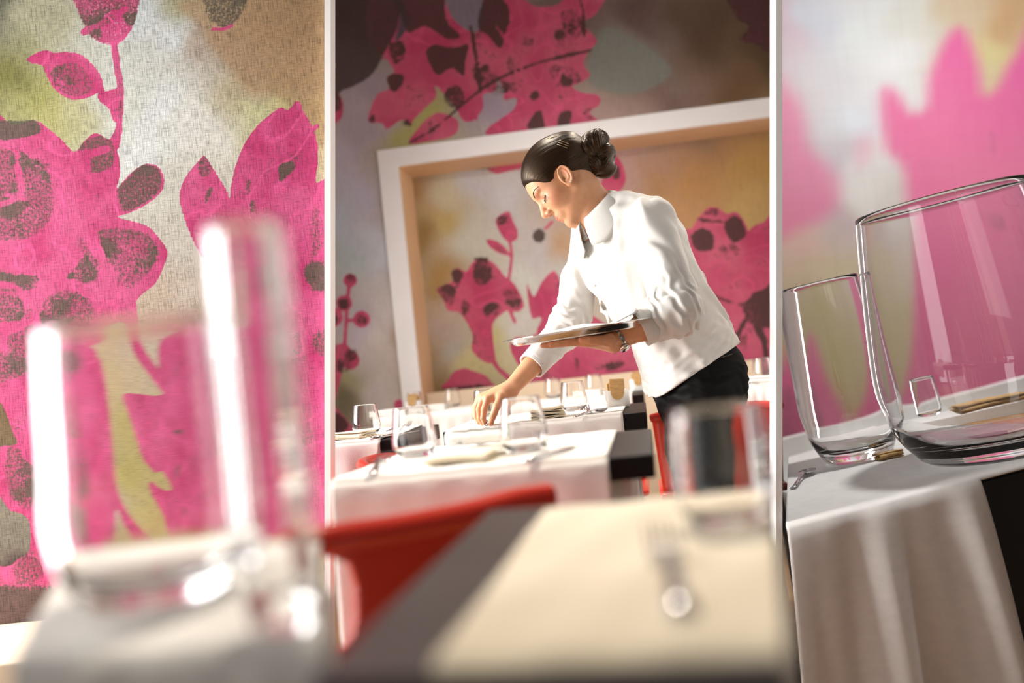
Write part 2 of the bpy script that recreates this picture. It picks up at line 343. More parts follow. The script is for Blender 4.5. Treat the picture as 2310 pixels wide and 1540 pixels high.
def paint_left(p):
    p.background([(0, 0, 95, 95, 80), (110, 60, 170, 168, 140), (60, 240, 160, 158, 95), (20, 180, 120, 118, 60), (250, 150, 200, 203, 195), (250, 240, 205, 208, 198), (150, 250, 185, 182, 140), (110, 265, 175, 172, 110),  # print ground; the top-left corner has vignette darkening mixed into its colour
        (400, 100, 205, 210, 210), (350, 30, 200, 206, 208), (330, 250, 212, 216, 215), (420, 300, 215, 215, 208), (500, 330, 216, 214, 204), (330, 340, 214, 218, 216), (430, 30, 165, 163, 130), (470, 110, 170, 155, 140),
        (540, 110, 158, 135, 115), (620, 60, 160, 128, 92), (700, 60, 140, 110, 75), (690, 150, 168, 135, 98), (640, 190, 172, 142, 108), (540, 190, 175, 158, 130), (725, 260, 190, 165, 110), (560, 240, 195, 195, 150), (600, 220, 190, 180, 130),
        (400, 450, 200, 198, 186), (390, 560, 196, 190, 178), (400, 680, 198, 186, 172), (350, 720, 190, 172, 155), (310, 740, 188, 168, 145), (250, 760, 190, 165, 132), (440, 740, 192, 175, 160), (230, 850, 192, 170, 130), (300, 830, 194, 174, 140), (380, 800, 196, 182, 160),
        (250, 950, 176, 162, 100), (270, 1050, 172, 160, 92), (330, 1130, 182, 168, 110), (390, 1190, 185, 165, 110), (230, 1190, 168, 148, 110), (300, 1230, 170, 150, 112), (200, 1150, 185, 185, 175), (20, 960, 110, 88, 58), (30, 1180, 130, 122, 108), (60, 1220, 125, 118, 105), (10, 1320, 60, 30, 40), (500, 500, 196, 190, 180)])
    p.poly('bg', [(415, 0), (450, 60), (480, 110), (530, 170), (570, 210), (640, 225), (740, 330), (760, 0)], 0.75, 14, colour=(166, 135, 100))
    S = 2.5
    p.poly('p', [(160, -40), (172, 20), (188, 55), (205, 85), (240, 102), (270, 98), (288, 82), (306, 48), (316, 0), (316, -40)], 0.62, S)
    p.poly('d', [(160, -40), (172, 20), (188, 55), (205, 85), (235, 92), (225, 50), (262, 22), (290, 60), (306, 48), (316, 0), (316, -40)], 0.5, S)
    p.line('p', [(190, 72), (235, 50), (280, 22)], 16, 1); p.line('d', [(190, 72), (235, 50), (280, 22)], 14, 0)
    p.poly('p', [(450, -40), (458, 10), (468, 40), (490, 66), (515, 66), (536, 50), (552, 20), (560, -40)], 0.4, S)
    p.poly('d', [(450, -40), (458, 10), (468, 40), (490, 60), (515, 60), (536, 46), (552, 20), (560, -40)], 0.62, 4)
    p.line('p', [(480, 66), (505, 66), (522, 58)], 6)
    p.poly('p', [(58, 136), (80, 120), (104, 112), (122, 118), (160, 118), (192, 132), (212, 148), (228, 172), (230, 196), (216, 212), (194, 222), (166, 226), (140, 216), (118, 196), (104, 170), (92, 146)], 0.8, S)
    p.poly('d', [(112, 165), (135, 146), (172, 138), (195, 160), (210, 185), (205, 208), (180, 218), (150, 216), (126, 196)], 0.5, 4)
    p.line('p', [(75, 136), (120, 138), (160, 126), (190, 138), (220, 180), (228, 205)], 15); p.line('d', [(75, 136), (120, 138), (160, 126), (190, 138), (220, 180)], 10, 0)
    p.line('p', [(258, 100), (264, 150), (272, 200), (270, 250), (268, 290), (262, 330)], 15); p.line('d', [(262, 110), (272, 200), (270, 300)], 12, 0.3)
    p.poly('p', [(222, 210), (240, 205), (274, 200), (278, 235), (272, 275), (255, 272), (245, 245), (224, 228)], 0.9, S)
    p.line('p', [(268, 295), (250, 325), (232, 345)], 16)
    # the large flower head
    p.poly('p', [(-40, 285), (30, 282), (80, 272), (110, 290), (140, 315), (168, 342), (190, 318), (215, 300), (240, 312), (262, 330), (272, 385), (264, 425), (285, 400), (320, 372), (352, 372), (370, 398), (366, 430), (330, 462), (288, 482), (268, 490), (330, 508), (362, 540), (378, 568), (370, 600), (350, 640), (316, 668), (302, 700), (310, 770), (300, 790), (280, 730), (235, 738), (205, 765), (150, 782), (100, 790), (60, 820), (-40, 850)], 0.86, S)
    p.poly('d', [(-20, 275), (40, 272), (82, 272), (90, 300), (40, 312), (-20, 318)], 0.95, 5)
    p.poly('d', [(10, 330), (55, 345), (100, 375), (122, 430), (118, 490), (85, 528), (40, 540), (-10, 535), (-10, 330)], 0.56, 8)
    p.poly('d', [(178, 330), (215, 305), (255, 320), (255, 370), (215, 392), (180, 372)], 0.66, 5)
    p.poly('d', [(262, 428), (288, 400), (320, 372), (352, 374), (366, 400), (360, 432), (320, 462), (280, 478)], 0.7, 5)
    p.line('p', [(306, 420), (330, 424), (352, 418)], 10, 1); p.line('p', [(342, 380), (356, 388)], 10)
    p.poly('d', [(218, 520), (262, 512), (320, 520), (352, 548), (350, 590), (316, 620), (280, 640), (256, 600), (232, 560)], 0.6, 6)
    p.poly('d', [(252, 560), (300, 540), (345, 560), (340, 610), (300, 650), (270, 640)], 0.5, 6)
    p.poly('d', [(160, 610), (205, 570), (228, 600), (222, 630), (180, 640), (150, 628)], 0.55, 5)
    p.poly('d', [(-10, 610), (60, 608), (92, 630), (80, 650), (30, 660), (-10, 650)], 0.55, 5)
    p.poly('d', [(90, 690), (130, 655), (180, 658), (214, 690), (205, 735), (150, 762), (100, 745)], 0.56, 6)
    p.poly('d', [(-10, 665), (40, 668), (55, 700), (40, 725), (-10, 722)], 0.58, 5)
    p.poly('d', [(20, 750), (70, 730), (90, 760), (60, 800), (20, 800)], 0.55, 5)
    for ln, wd in (([(0, 322), (35, 340), (40, 380), (48, 430), (30, 452), (5, 460)], 12), ([(110, 365), (135, 420), (132, 480), (105, 528), (60, 552), (0, 550)], 15), ([(95, 335), (140, 350), (190, 350), (240, 336)], 16), ([(190, 350), (196, 430), (192, 520), (210, 580), (250, 630), (285, 690), (306, 770)], 22), ([(150, 405), (200, 415), (262, 390)], 12),
                   ([(192, 520), (150, 580), (90, 612), (0, 606)], 14), ([(90, 640), (150, 636), (200, 655), (232, 700), (225, 735)], 14), ([(0, 640), (40, 650), (62, 690), (52, 735), (0, 750)], 12), ([(0, 560), (20, 600), (90, 605)], 8), ([(15, 440), (55, 450)], 8), ([(225, 590), (215, 560), (190, 550)], 8)):
        p.line('p', ln, wd, 1.0); p.line('d', ln, wd, 0.0)
    p.line('p', [(290, 690), (305, 760), (330, 800), (375, 840), (430, 885)], 34, 0.95)
    p.poly('d', [(300, 770), (330, 760), (400, 755), (440, 748), (430, 765), (350, 775)], 0.35, 8)
    # right flower
    p.poly('p', [(452, 358), (462, 352), (478, 375), (500, 410), (516, 440), (522, 480), (518, 530), (500, 600), (480, 618), (455, 580), (430, 530), (412, 480), (405, 440), (418, 400)], 0.94, S)
    p.poly('d', [(445, 372), (462, 352), (480, 380), (470, 398), (450, 396)], 0.6, 4); p.poly('d', [(466, 430), (480, 420), (474, 445), (460, 462)], 0.75, 3)
    p.poly('p', [(520, 440), (525, 400), (536, 360), (555, 318), (582, 282), (612, 256), (634, 242), (650, 248), (668, 228), (680, 236), (684, 250), (702, 280), (714, 315), (718, 360), (712, 410), (730, 405), (760, 400), (780, 900), (760, 1215), (640, 1200), (540, 1210), (520, 900), (500, 640), (520, 560)], 0.96, S)
    p.poly('d', [(628, 376), (655, 366), (666, 380), (645, 400), (632, 410)], 0.85, 3); p.poly('d', [(556, 410), (566, 405), (564, 432), (558, 440)], 0.75, 3); p.poly('d', [(562, 455), (574, 452), (576, 475), (566, 482)], 0.7, 3)
    p.poly('d', [(700, 480), (725, 470), (730, 560), (700, 570)], 0.5, 10); p.poly('d', [(690, 600), (740, 590), (745, 640), (705, 660)], 0.62, 8); p.poly('d', [(700, 760), (745, 740), (745, 800), (715, 800)], 0.6, 8)
    p.line('p', [(640, 312), (680, 305), (715, 285)], 10)
    # lower leaves
    p.poly('p', [(260, 893), (300, 888), (360, 890), (402, 884), (396, 860), (390, 800), (398, 770), (430, 752), (480, 740), (540, 720), (560, 1225), (470, 1228), (412, 1230), (385, 1160), (350, 1115), (340, 1088), (372, 1082), (402, 1094), (398, 1080), (360, 1062), (322, 1034), (300, 985), (275, 930)], 0.98, S)
    p.poly('e', [(352, 1080), (385, 1058), (418, 1098), (380, 1098)], 1, 5)
    p.poly('d', [(430, 968), (470, 960), (460, 975)], 0.8, 4); p.poly('d', [(440, 1040), (454, 1050), (430, 1080)], 0.7, 4); p.poly('d', [(455, 1130), (465, 1140), (458, 1165)], 0.7, 4); p.poly('d', [(340, 1112), (348, 1110), (350, 1130)], 0.8, 3)
    p.poly('p', [(168, 820), (190, 850), (205, 920), (214, 1000), (224, 1090), (250, 1140), (300, 1190), (352, 1232), (300, 1245), (250, 1190), (222, 1150), (214, 1210), (180, 1250), (160, 1100)], 0.85, 5)
    p.poly('p', [(-40, 790), (60, 800), (100, 790), (150, 790), (168, 830), (175, 1000), (170, 1250), (140, 1390), (-40, 1430)], 0.8, S)
    p.poly('e', [(-10, 900), (12, 930), (30, 980), (38, 1000), (10, 1004), (-10, 1000)], 1, 3); p.poly('e', [(-10, 1120), (20, 1150), (50, 1160), (66, 1180), (66, 1240), (40, 1260), (20, 1275), (-10, 1260)], 1, 3)
    p.poly('d', [(-40, 800), (60, 800), (90, 830), (20, 860), (-40, 880)], 0.55, 10); p.poly('d', [(20, 1000), (80, 1060), (90, 1130), (50, 1150), (10, 1090)], 0.55, 8); p.poly('d', [(-40, 1330), (60, 1320), (150, 1330), (150, 1420), (-40, 1440)], 0.92, 20); p.poly('d', [(30, 1270), (80, 1240), (100, 1300), (40, 1320)], 0.55, 8)

def paint_back(p):
    p.background([(760, 20, 70, 55, 70), (900, 30, 90, 75, 85), (1100, 10, 125, 112, 112), (1300, 10, 120, 100, 95), (1450, 40, 110, 88, 84), (1600, 60, 98, 78, 62), (1740, 150, 95, 76, 52), (1500, 240, 128, 106, 98), (1640, 200, 118, 92, 66), (1430, 130, 140, 132, 124),  # print ground, with vignette and light falloff painted in along the top
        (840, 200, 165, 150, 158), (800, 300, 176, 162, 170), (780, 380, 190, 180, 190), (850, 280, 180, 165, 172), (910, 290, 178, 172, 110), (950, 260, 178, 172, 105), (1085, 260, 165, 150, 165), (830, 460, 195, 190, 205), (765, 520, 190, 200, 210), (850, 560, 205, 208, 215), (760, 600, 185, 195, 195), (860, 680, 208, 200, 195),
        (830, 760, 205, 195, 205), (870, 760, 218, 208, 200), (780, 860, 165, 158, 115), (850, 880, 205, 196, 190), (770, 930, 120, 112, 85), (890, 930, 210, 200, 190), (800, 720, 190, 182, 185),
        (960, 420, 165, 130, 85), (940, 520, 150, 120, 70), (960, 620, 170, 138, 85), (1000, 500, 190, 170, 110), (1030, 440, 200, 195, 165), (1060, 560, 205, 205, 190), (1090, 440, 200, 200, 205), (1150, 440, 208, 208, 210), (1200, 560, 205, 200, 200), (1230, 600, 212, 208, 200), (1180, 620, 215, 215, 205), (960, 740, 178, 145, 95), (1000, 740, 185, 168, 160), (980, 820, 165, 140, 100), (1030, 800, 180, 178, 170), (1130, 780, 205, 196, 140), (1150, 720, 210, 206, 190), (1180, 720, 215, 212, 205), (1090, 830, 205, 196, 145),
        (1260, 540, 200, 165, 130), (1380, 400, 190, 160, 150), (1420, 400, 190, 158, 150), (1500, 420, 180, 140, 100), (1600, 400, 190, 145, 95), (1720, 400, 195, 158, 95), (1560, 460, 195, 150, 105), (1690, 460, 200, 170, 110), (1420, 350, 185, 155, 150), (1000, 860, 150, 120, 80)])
    p.poly('bg', [(1335, 118), (1365, 62), (1420, 82), (1480, 120), (1516, 160), (1478, 194), (1425, 212), (1372, 206), (1328, 186)], 0.8, 5, colour=(135, 140, 132))
    p.poly('bg', [(1007, -20), (1012, 25), (1035, 55), (1068, 74), (1086, 55), (1080, -20)], 0.8, 5, colour=(135, 122, 138))
    S = 2.2
    # dark leaf at the upper left, magenta cluster above the frame
    p.poly('p', [(840, -40), (880, -20), (905, 40), (890, 100), (870, 140), (850, 120), (820, 60)], 0.55, 6)
    p.poly('d', [(740, -60), (910, -60), (903, 20), (896, 64), (872, 110), (842, 166), (803, 192), (772, 204), (740, 212)], 0.95, 4)
    p.poly('p', [(829, 272), (850, 214), (878, 200), (872, 174), (890, 161), (874, 134), (880, 100), (905, 84), (925, 40), (930, -40), (1340, -40), (1348, 26), (1316, 52), (1347, 91), (1330, 113), (1316, 144), (1332, 170), (1308, 187), (1290, 194), (1313, 209), (1348, 214), (1353, 235), (1330, 253), (1348, 270), (1340, 285), (1240, 296), (1103, 306), (1107, 283), (1129, 270), (1160, 244), (1164, 220), (1138, 226), (1136, 200), (1122, 180), (1118, 205), (1090, 213), (1090, 244), (1064, 274), (1042, 270), (1029, 244), (1007, 218), (981, 192), (984, 218), (959, 244), (933, 270), (925, 286), (907, 270), (872, 292), (862, 278)], 0.95, S, 3)
    p.poly('e', [(1007, -20), (1012, 25), (1035, 55), (1070, 74), (1086, 50), (1084, -20)], 1, 3)
    p.poly('e', [(1184, -20), (1190, 10), (1230, 15), (1262, 8), (1268, -20)], 1, 3)
    p.poly('p', [(922, 324), (935, 300), (958, 272), (984, 255), (1010, 258), (1034, 274), (1030, 300), (1002, 313), (962, 320)], 0.95, S)
    for q, v in (([(960, 118), (980, 100), (1020, 108), (1056, 100), (1050, 140), (1046, 172), (1020, 152), (990, 170), (972, 150)], 0.9), ([(905, -30), (1000, -30), (1004, 40), (1040, 80), (1010, 90), (960, 60), (915, 70)], 0.8), ([(1078, 60), (1086, 10), (1110, -20), (1150, 20), (1140, 80), (1128, 110), (1100, 80)], 0.92), ([(1000, 212), (1030, 190), (1050, 215), (1035, 242), (1012, 240)], 0.7), ([(872, 178), (888, 165), (912, 170), (905, 195), (886, 206)], 0.85), ([(1190, 290), (1205, 255), (1222, 250), (1226, 292)], 0.9), ([(1258, 290), (1262, 255), (1290, 250), (1282, 288)], 0.85), ([(1195, 218), (1210, 205), (1222, 216), (1204, 228)], 0.85), ([(875, 105), (900, 90), (915, 120), (890, 145)], 0.7), ([(1238, 150), (1290, 150), (1310, 180), (1280, 195), (1240, 192)], 0.45), ([(1060, 160), (1085, 140), (1120, 165), (1150, 200), (1110, 215)], 0.5), ([(830, 272), (842, 258), (846, 275)], 0.9), ([(905, 280), (920, 268), (930, 285)], 0.8), ([(1262, 30), (1300, 20), (1320, 60), (1290, 90)], 0.5), ([(1254, 70), (1300, 90), (1300, 130), (1255, 140)], 0.4)):
        p.poly('d', q, v, 4)
    for ln, wd in (([(925, 322), (985, 285), (1060, 222), (1120, 180), (1220, 140), (1334, 113)], 6), ([(1062, 60), (1072, 120), (1084, 205)], 7), ([(1304, -20), (1316, 30), (1318, 80)], 5)):
        p.line('d', ln, wd, 1.0)
    for ln in ([(880, 265), (892, 235), (915, 235), (920, 262)], [(900, 130), (930, 120), (960, 128)], [(920, 90), (940, 120), (945, 150)], [(935, 180), (935, 220), (950, 240), (965, 215), (960, 185)], [(1090, 130), (1130, 115), (1160, 130), (1180, 160), (1200, 190)], [(1080, 150), (1130, 130), (1170, 170)], [(1150, 210), (1180, 180), (1210, 190), (1222, 215), (1200, 240)], [(1175, 80), (1190, 70), (1196, 120), (1180, 115)], [(1225, 75), (1240, 70), (1240, 110), (1226, 108)], [(1230, 160), (1250, 190), (1270, 160), (1282, 175)], [(1045, 250), (1055, 235), (1072, 250), (1075, 270)], [(960, 300), (990, 275), (1020, 280)], [(1130, 270), (1200, 235), (1260, 230), (1320, 250)], [(1180, 0), (1210, 20), (1240, 30)], [(1120, 60), (1150, 95), (1200, 100), (1250, 60)]):
        p.line('p', ln, 5, 1.0); p.line('d', ln, 5, 0.0)
    p.poly('p', [(1636, -40), (1650, 20), (1664, 44), (1690, 60), (1668, 90), (1712, 104), (1724, 118), (1770, 96), (1770, -40)], 0.6, 4); p.poly('d', [(1630, -40), (1650, 20), (1664, 44), (1690, 60), (1668, 90), (1712, 104), (1724, 118), (1770, 96), (1770, -40)], 0.8, 4)
    p.poly('p', [(735, 206), (752, 205), (770, 220), (775, 245), (766, 272), (735, 280)], 0.8, 3); p.poly('d', [(735, 206), (752, 205), (770, 222), (768, 250), (735, 250)], 0.75, 4)
    # twig at the far left
    p.line('p', [(752, 900), (765, 850), (776, 790), (780, 740), (783, 690), (788, 640)], 9, 0.9, 3)
    for x, y, r in ((790, 632, 16), (776, 684, 19), (816, 720, 20), (752, 716, 22), (790, 812, 22), (770, 800, 26), (900, 912, 12), (884, 934, 10)): p.disc('p', x, y, r, 0.9)
    for x, y, r, v in ((792, 628, 13, 0.6), (776, 686, 14, 0.55), (816, 720, 14, 0.6), (792, 800, 16, 0.7), (752, 720, 14, 0.7), (776, 824, 18, 0.55)): p.disc('d', x, y, r, v, 5)
    p.line('p', [(783, 722), (808, 722)], 8); p.line('p', [(745, 790), (760, 830), (752, 880)], 14)
    p.poly('p', [(735, 840), (752, 830), (764, 850), (756, 880), (735, 886)], 0.8, 4); p.poly('p', [(735, 905), (760, 920), (786, 950), (800, 975), (735, 990)], 0.85, 4); p.poly('d', [(735, 925), (760, 935), (786, 960), (735, 990)], 0.8, 5)
    # inside the niche
    p.poly('p', [(1100, 382), (1125, 366), (1200, 352), (1180, 378), (1140, 388), (1120, 392)], 0.8, 3); p.poly('d', [(1065, 372), (1110, 364), (1110, 380), (1080, 385)], 0.6, 4)
    p.poly('p', [(1370, 372), (1385, 350), (1402, 366), (1412, 400), (1402, 428), (1380, 440), (1356, 420), (1360, 400)], 0.9, 3); p.poly('d', [(1378, 380), (1395, 372), (1400, 400), (1384, 404)], 0.8, 4)
    p.poly('p', [(1117, 498), (1134, 480), (1150, 477), (1157, 496), (1168, 520), (1166, 540), (1146, 545), (1131, 530)], 0.85, 3); p.poly('d', [(1117, 498), (1134, 482), (1148, 490), (1132, 508)], 0.7, 3); p.line('d', [(1128, 506), (1150, 500)], 3, 1)
    p.poly('p', [(1096, 540), (1120, 543), (1140, 558), (1151, 577), (1128, 572), (1108, 560)], 0.9, 3); p.poly('d', [(1110, 550), (1130, 556), (1140, 570), (1120, 566)], 0.5, 4)
    p.line('p', [(1150, 545), (1154, 575), (1152, 600), (1146, 640)], 7)
    p.poly('p', [(984, 652), (1004, 642), (1022, 632), (1018, 614), (1034, 604), (1052, 612), (1066, 592), (1084, 582), (1110, 590), (1126, 606), (1140, 624), (1160, 640), (1178, 672), (1182, 692), (1166, 704), (1146, 700), (1124, 716), (1112, 740), (1120, 780), (1116, 816), (1090, 815), (1064, 788), (1066, 758), (1052, 726), (1034, 704), (1010, 700), (1000, 676)], 0.95, 3)
    for q, v in (([(1020, 630), (1018, 612), (1036, 604), (1048, 622), (1034, 640)], 0.7), ([(984, 652), (1012, 640), (1030, 660), (1020, 690), (1000, 680)], 0.62), ([(1064, 620), (1076, 590), (1100, 588), (1110, 614), (1098, 642), (1076, 644)], 0.6), ([(1130, 660), (1160, 650), (1178, 680), (1160, 700)], 0.55), ([(1088, 696), (1110, 680), (1126, 692), (1118, 712), (1096, 714)], 0.6), ([(1040, 680), (1060, 672), (1060, 700), (1044, 706)], 0.65), ([(1070, 580), (1100, 580), (1098, 588), (1072, 588)], 0.85)):
        p.poly('d', q, v, 4)
    for ln in ([(1056, 640), (1080, 660), (1110, 650), (1118, 620)], [(1030, 640), (1048, 670), (1080, 690)], [(1100, 720), (1130, 690)]): p.line('p', ln, 7); p.line('d', ln, 7, 0)
    p.line('p', [(1108, 806), (1130, 836), (1160, 862)], 12)
    p.line('p', [(1146, 690), (1165, 730), (1200, 760)], 8)
    p.poly('p', [(1002, 878), (1012, 856), (1024, 838), (1048, 830), (1066, 836), (1094, 846), (1110, 862), (1120, 884)], 0.95, 3); p.poly('d', [(990, 880), (1040, 868), (1100, 868), (1110, 884)], 0.7, 5)
    p.poly('p', [(1188, 640), (1198, 660), (1206, 668), (1222, 636), (1250, 610), (1268, 640), (1310, 690), (1430, 780), (1470, 850), (1200, 876), (1168, 830), (1150, 790), (1160, 762), (1210, 752), (1196, 706)], 0.96, 3)
    p.poly('e', [(1160, 745), (1180, 700), (1194, 720), (1220, 716), (1212, 740), (1190, 760)], 1, 3); p.poly('e', [(1112, 730), (1136, 712), (1150, 730), (1142, 760), (1156, 800), (1180, 850), (1130, 830), (1116, 790)], 1, 4)
    p.poly('d', [(1368, 824), (1392, 812), (1412, 818), (1396, 832), (1374, 838)], 0.7, 5); p.poly('d', [(1294, 812), (1304, 806), (1308, 828), (1300, 836)], 0.6, 4); p.disc('d', 1216, 532, 16, 0.75, 5); p.line('p', [(1230, 516), (1246, 500)], 8, 0.8); p.disc('p', 1216, 530, 20, 0.4, 5)
    p.poly('p', [(1500, 540), (1530, 516), (1560, 516), (1574, 492), (1600, 467), (1622, 470), (1640, 482), (1660, 478), (1680, 500), (1688, 520), (1700, 510), (1724, 500), (1760, 492), (1770, 820), (1640, 830), (1560, 700)], 0.97, 3)
    p.disc('d', 1586, 542, 27, 0.85, 4); p.poly('d', [(1632, 505), (1655, 485), (1676, 500), (1684, 530), (1664, 545), (1642, 535)], 0.82, 4); p.poly('d', [(1588, 482), (1604, 468), (1624, 474), (1616, 488)], 0.55, 4)
    for ln, wd in (([(1545, 590), (1570, 625), (1600, 660), (1650, 682), (1700, 690)], 7), ([(1574, 494), (1600, 498), (1630, 500)], 6), ([(1700, 690), (1740, 640), (1765, 600)], 9), ([(1690, 700), (1720, 760), (1730, 810)], 14), ([(1700, 690), (1660, 760)], 10)): p.line('d', ln, wd, 0.9, 4)
    p.poly('d', [(1672, 690), (1700, 660), (1760, 650), (1770, 730), (1720, 740), (1690, 730)], 0.75, 9)
    for ln in ([(1600, 640), (1640, 620), (1680, 640), (1690, 670), (1640, 690)], [(1540, 700), (1580, 690), (1620, 720)], [(1610, 590), (1640, 560), (1680, 580)], [(1700, 580), (1740, 570)], [(1630, 760), (1600, 740), (1580, 700)], [(1650, 610), (1670, 650)]): p.line('p', ln, 5); p.line('d', ln, 5, 0)

def paint_right(p):
    p.background([(1780, 60, 190, 170, 180), (1850, 40, 185, 190, 198), (1960, 60, 196, 202, 202), (2080, 40, 190, 192, 185), (2180, 30, 185, 170, 145), (2290, 30, 180, 148, 110), (2260, 110, 190, 180, 130), (2000, 140, 205, 208, 208), (1930, 260, 200, 206, 212), (2020, 300, 205, 208, 205), (1890, 340, 185, 180, 185), (1960, 420, 205, 205, 200), (1900, 480, 180, 165, 165), (1980, 330, 205, 205, 202),
        (1850, 600, 190, 180, 150), (1840, 700, 178, 168, 130), (1900, 800, 180, 172, 130), (1900, 900, 180, 165, 130), (1800, 560, 200, 170, 160), (2050, 440, 195, 190, 185), (2240, 160, 190, 180, 140)])
    S = 22
    p.poly('p', [(1740, 190), (1790, 210), (1815, 260), (1830, 330), (1890, 400), (1890, 460), (1850, 500), (1800, 520), (1740, 520)], 0.72, 30)
    p.poly('p', [(1985, 215), (2005, 195), (2030, 215), (2055, 250), (2085, 240), (2095, 170), (2130, 90), (2162, 60), (2190, 90), (2212, 160), (2222, 210), (2250, 190), (2290, 120), (2360, 90), (2360, 1000), (1740, 1060), (1740, 860), (1780, 860), (1900, 960), (2010, 830), (2040, 600), (2040, 400), (1995, 330)], 0.97, S)
    p.poly('p', [(1740, 900), (1800, 760), (1850, 860), (1900, 960), (1740, 1050)], 0.9, 25); p.poly('d', [(1740, 900), (1780, 860), (1830, 960), (1740, 1020)], 0.5, 30)
    p.poly('d', [(2200, 300), (2240, 280), (2270, 320), (2230, 370)], 0.35, 25); p.poly('d', [(2220, 470), (2320, 460), (2320, 520), (2240, 520)], 0.4, 22); p.poly('d', [(2080, 520), (2110, 500), (2120, 560)], 0.25, 22); p.poly('p', [(1930, 330), (1950, 300), (1970, 340), (1940, 380)], 0.4, 25)
    p.poly('d', [(1850, 420), (1910, 410), (1910, 470), (1860, 480)], 0.25, 22)
# ------------------------------------------------------------------ the room shell
ROOF = 3.45
def plane_b(px, py, b):                 # the point seen at a pixel on the plane ED.p = b
    d = ray(px, py); return CAM + d * ((b - CAM @ ED) / (d @ ED))
bm = bmesh.new(); bm_box(bm, -3.2, 5.5, -1.5, 8.0, -0.06, 0.0); struct(obj('floor', bm, M['floor']))
bm = bmesh.new(); bm_box(bm, -3.2, 5.5, 0.2, 8.0, ROOF, ROOF + 0.08); struct(obj('ceiling', bm, M['ceiling']))

def lean(px, Y):                        # x = x0 + k z along an upright seen as a straight vertical line at px
    p, q = P(px, 0, Y), P(px, 1540, Y); k = (p[0] - q[0]) / (p[2] - q[2]); return p[0] - k * p[2], k
YL = 2.40
x0, k0 = lean(737, YL)
mm = mural_material('mural_left', col(192, 56, 112), col(210, 90, 138), col(84, 80, 66), 150.0, 0.6, 0.62, 0.8, 0.045, 0.55, 0.55, col(232, 92, 150))
WL0 = -1.5
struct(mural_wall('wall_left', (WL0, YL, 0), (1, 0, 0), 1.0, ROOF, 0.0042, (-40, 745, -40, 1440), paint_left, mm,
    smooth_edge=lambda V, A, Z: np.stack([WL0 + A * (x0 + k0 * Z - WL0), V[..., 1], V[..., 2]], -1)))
def post(name, pxa, pxb, Y0, Y1, m):    # a slim upright from floor to ceiling
    v = []
    for px in (pxa, pxb):
        xx, kk = lean(px, Y0)
        for Y in (Y0, Y1):
            for z in (0.0, ROOF): v.append((xx + kk * z, Y, z))
    f = [(0, 1, 5, 4), (2, 6, 7, 3), (0, 2, 3, 1), (4, 5, 7, 6), (1, 3, 7, 5), (0, 4, 6, 2)]
    bm = bmesh.new(); vs = [bm.verts.new(q) for q in v]
    for q in f: bm.faces.new([vs[i] for i in q])
    return struct(obj(name, bm, m))
post('trim_1', 732, 746, 2.37, 2.43, M['trim_white'])
post('trim_2', 1751, 1765, 2.37, 2.43, M['trim_white'])
YR = 6.8
v = []
for Y in (2.43, YR):
    for px, s in ((1758, -0.004), (1758, 0.004)):
        xx, kk = lean(px, Y)
        for z in (0.0, ROOF): v.append((xx + kk * z + s, Y, z))
bm = bmesh.new(); vs = [bm.verts.new(q) for q in v]
for q in ((0, 1, 3, 2), (4, 6, 7, 5), (0, 4, 5, 1), (2, 3, 7, 6), (1, 5, 7, 3), (0, 2, 6, 4)): bm.faces.new([vs[i] for i in q])
struct(obj('wall_partition', bm, M['white_paint']))
xx, kk = lean(1758, YR)
mm = mural_material('mural_right', col(204, 92, 148), col(214, 116, 152), col(130, 96, 108), 6.0, 0.1, 0.04, 0.12, 0.2, 0.0, 0.12, col(214, 116, 152), 0.5)
struct(mural_wall('wall_right', (xx, YR, 0), (1, 0, 0), 1.0, ROOF, 0.022, (1745, 2340, -30, 1020), paint_right, mm,
    smooth_edge=lambda V, A, Z: np.stack([(xx + kk * Z) + A * (4.6 - xx - kk * Z), V[..., 1], V[..., 2]], -1)))

# the middle mural wall with its recessed niche
BW, BN = 5.0, 5.32
aO = AB(plane_b(878, 600, BW))[0]; aI = AB(plane_b(921, 600, BW))[0]
zO = plane_b(1300, 280, BW)[2]; zI = plane_b(1300, 322, BW)[2]
a_left = -2.4
def a_right(z, b):                      # where the middle wall meets the partition
    xx, kk = 0, 0
    lo, hi = 0.5, 3.0
    for _ in range(40):
        m = (lo + hi) / 2
        if to_px(W(m, b, z))[0] < 1756.5: lo = m
        else: hi = m
    return lo
aR = a_right(1.3, BW)
mm = mural_material('mural_back', col(192, 70, 106), col(208, 102, 126), col(74, 58, 54), 75.0, 0.25, 0.16, 0.55, 0.075, 0.6, 0.62, col(222, 92, 132))
def edge_back(b, ar):
    lo, hi = a_right(0.0, b), a_right(ROOF, b)
    def f(V, A, Z):
        a = A + a_base[0]; lim = lo + (hi - lo) * Z / ROOF
        a2 = np.where(a > ar - 0.35, ar - 0.35 + (a - (ar - 0.35)) * (lim - (ar - 0.35)) / 0.35, a)
        return EX * a2[..., None] + ED * b + np.array([0, 0, 1.0]) * Z[..., None]
    return f
a_base = [a_left]
REG = (738, 1765, -30, 985)
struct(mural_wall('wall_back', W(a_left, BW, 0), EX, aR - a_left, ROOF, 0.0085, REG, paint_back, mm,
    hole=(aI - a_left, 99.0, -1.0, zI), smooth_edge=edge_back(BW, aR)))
aRn = a_right(1.3, BN); a_base[0] = aI
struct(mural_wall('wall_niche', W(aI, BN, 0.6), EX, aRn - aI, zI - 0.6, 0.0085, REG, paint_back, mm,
    smooth_edge=lambda V, A, Z: edge_back(BN, aRn)(V, A, Z + 0.6)))
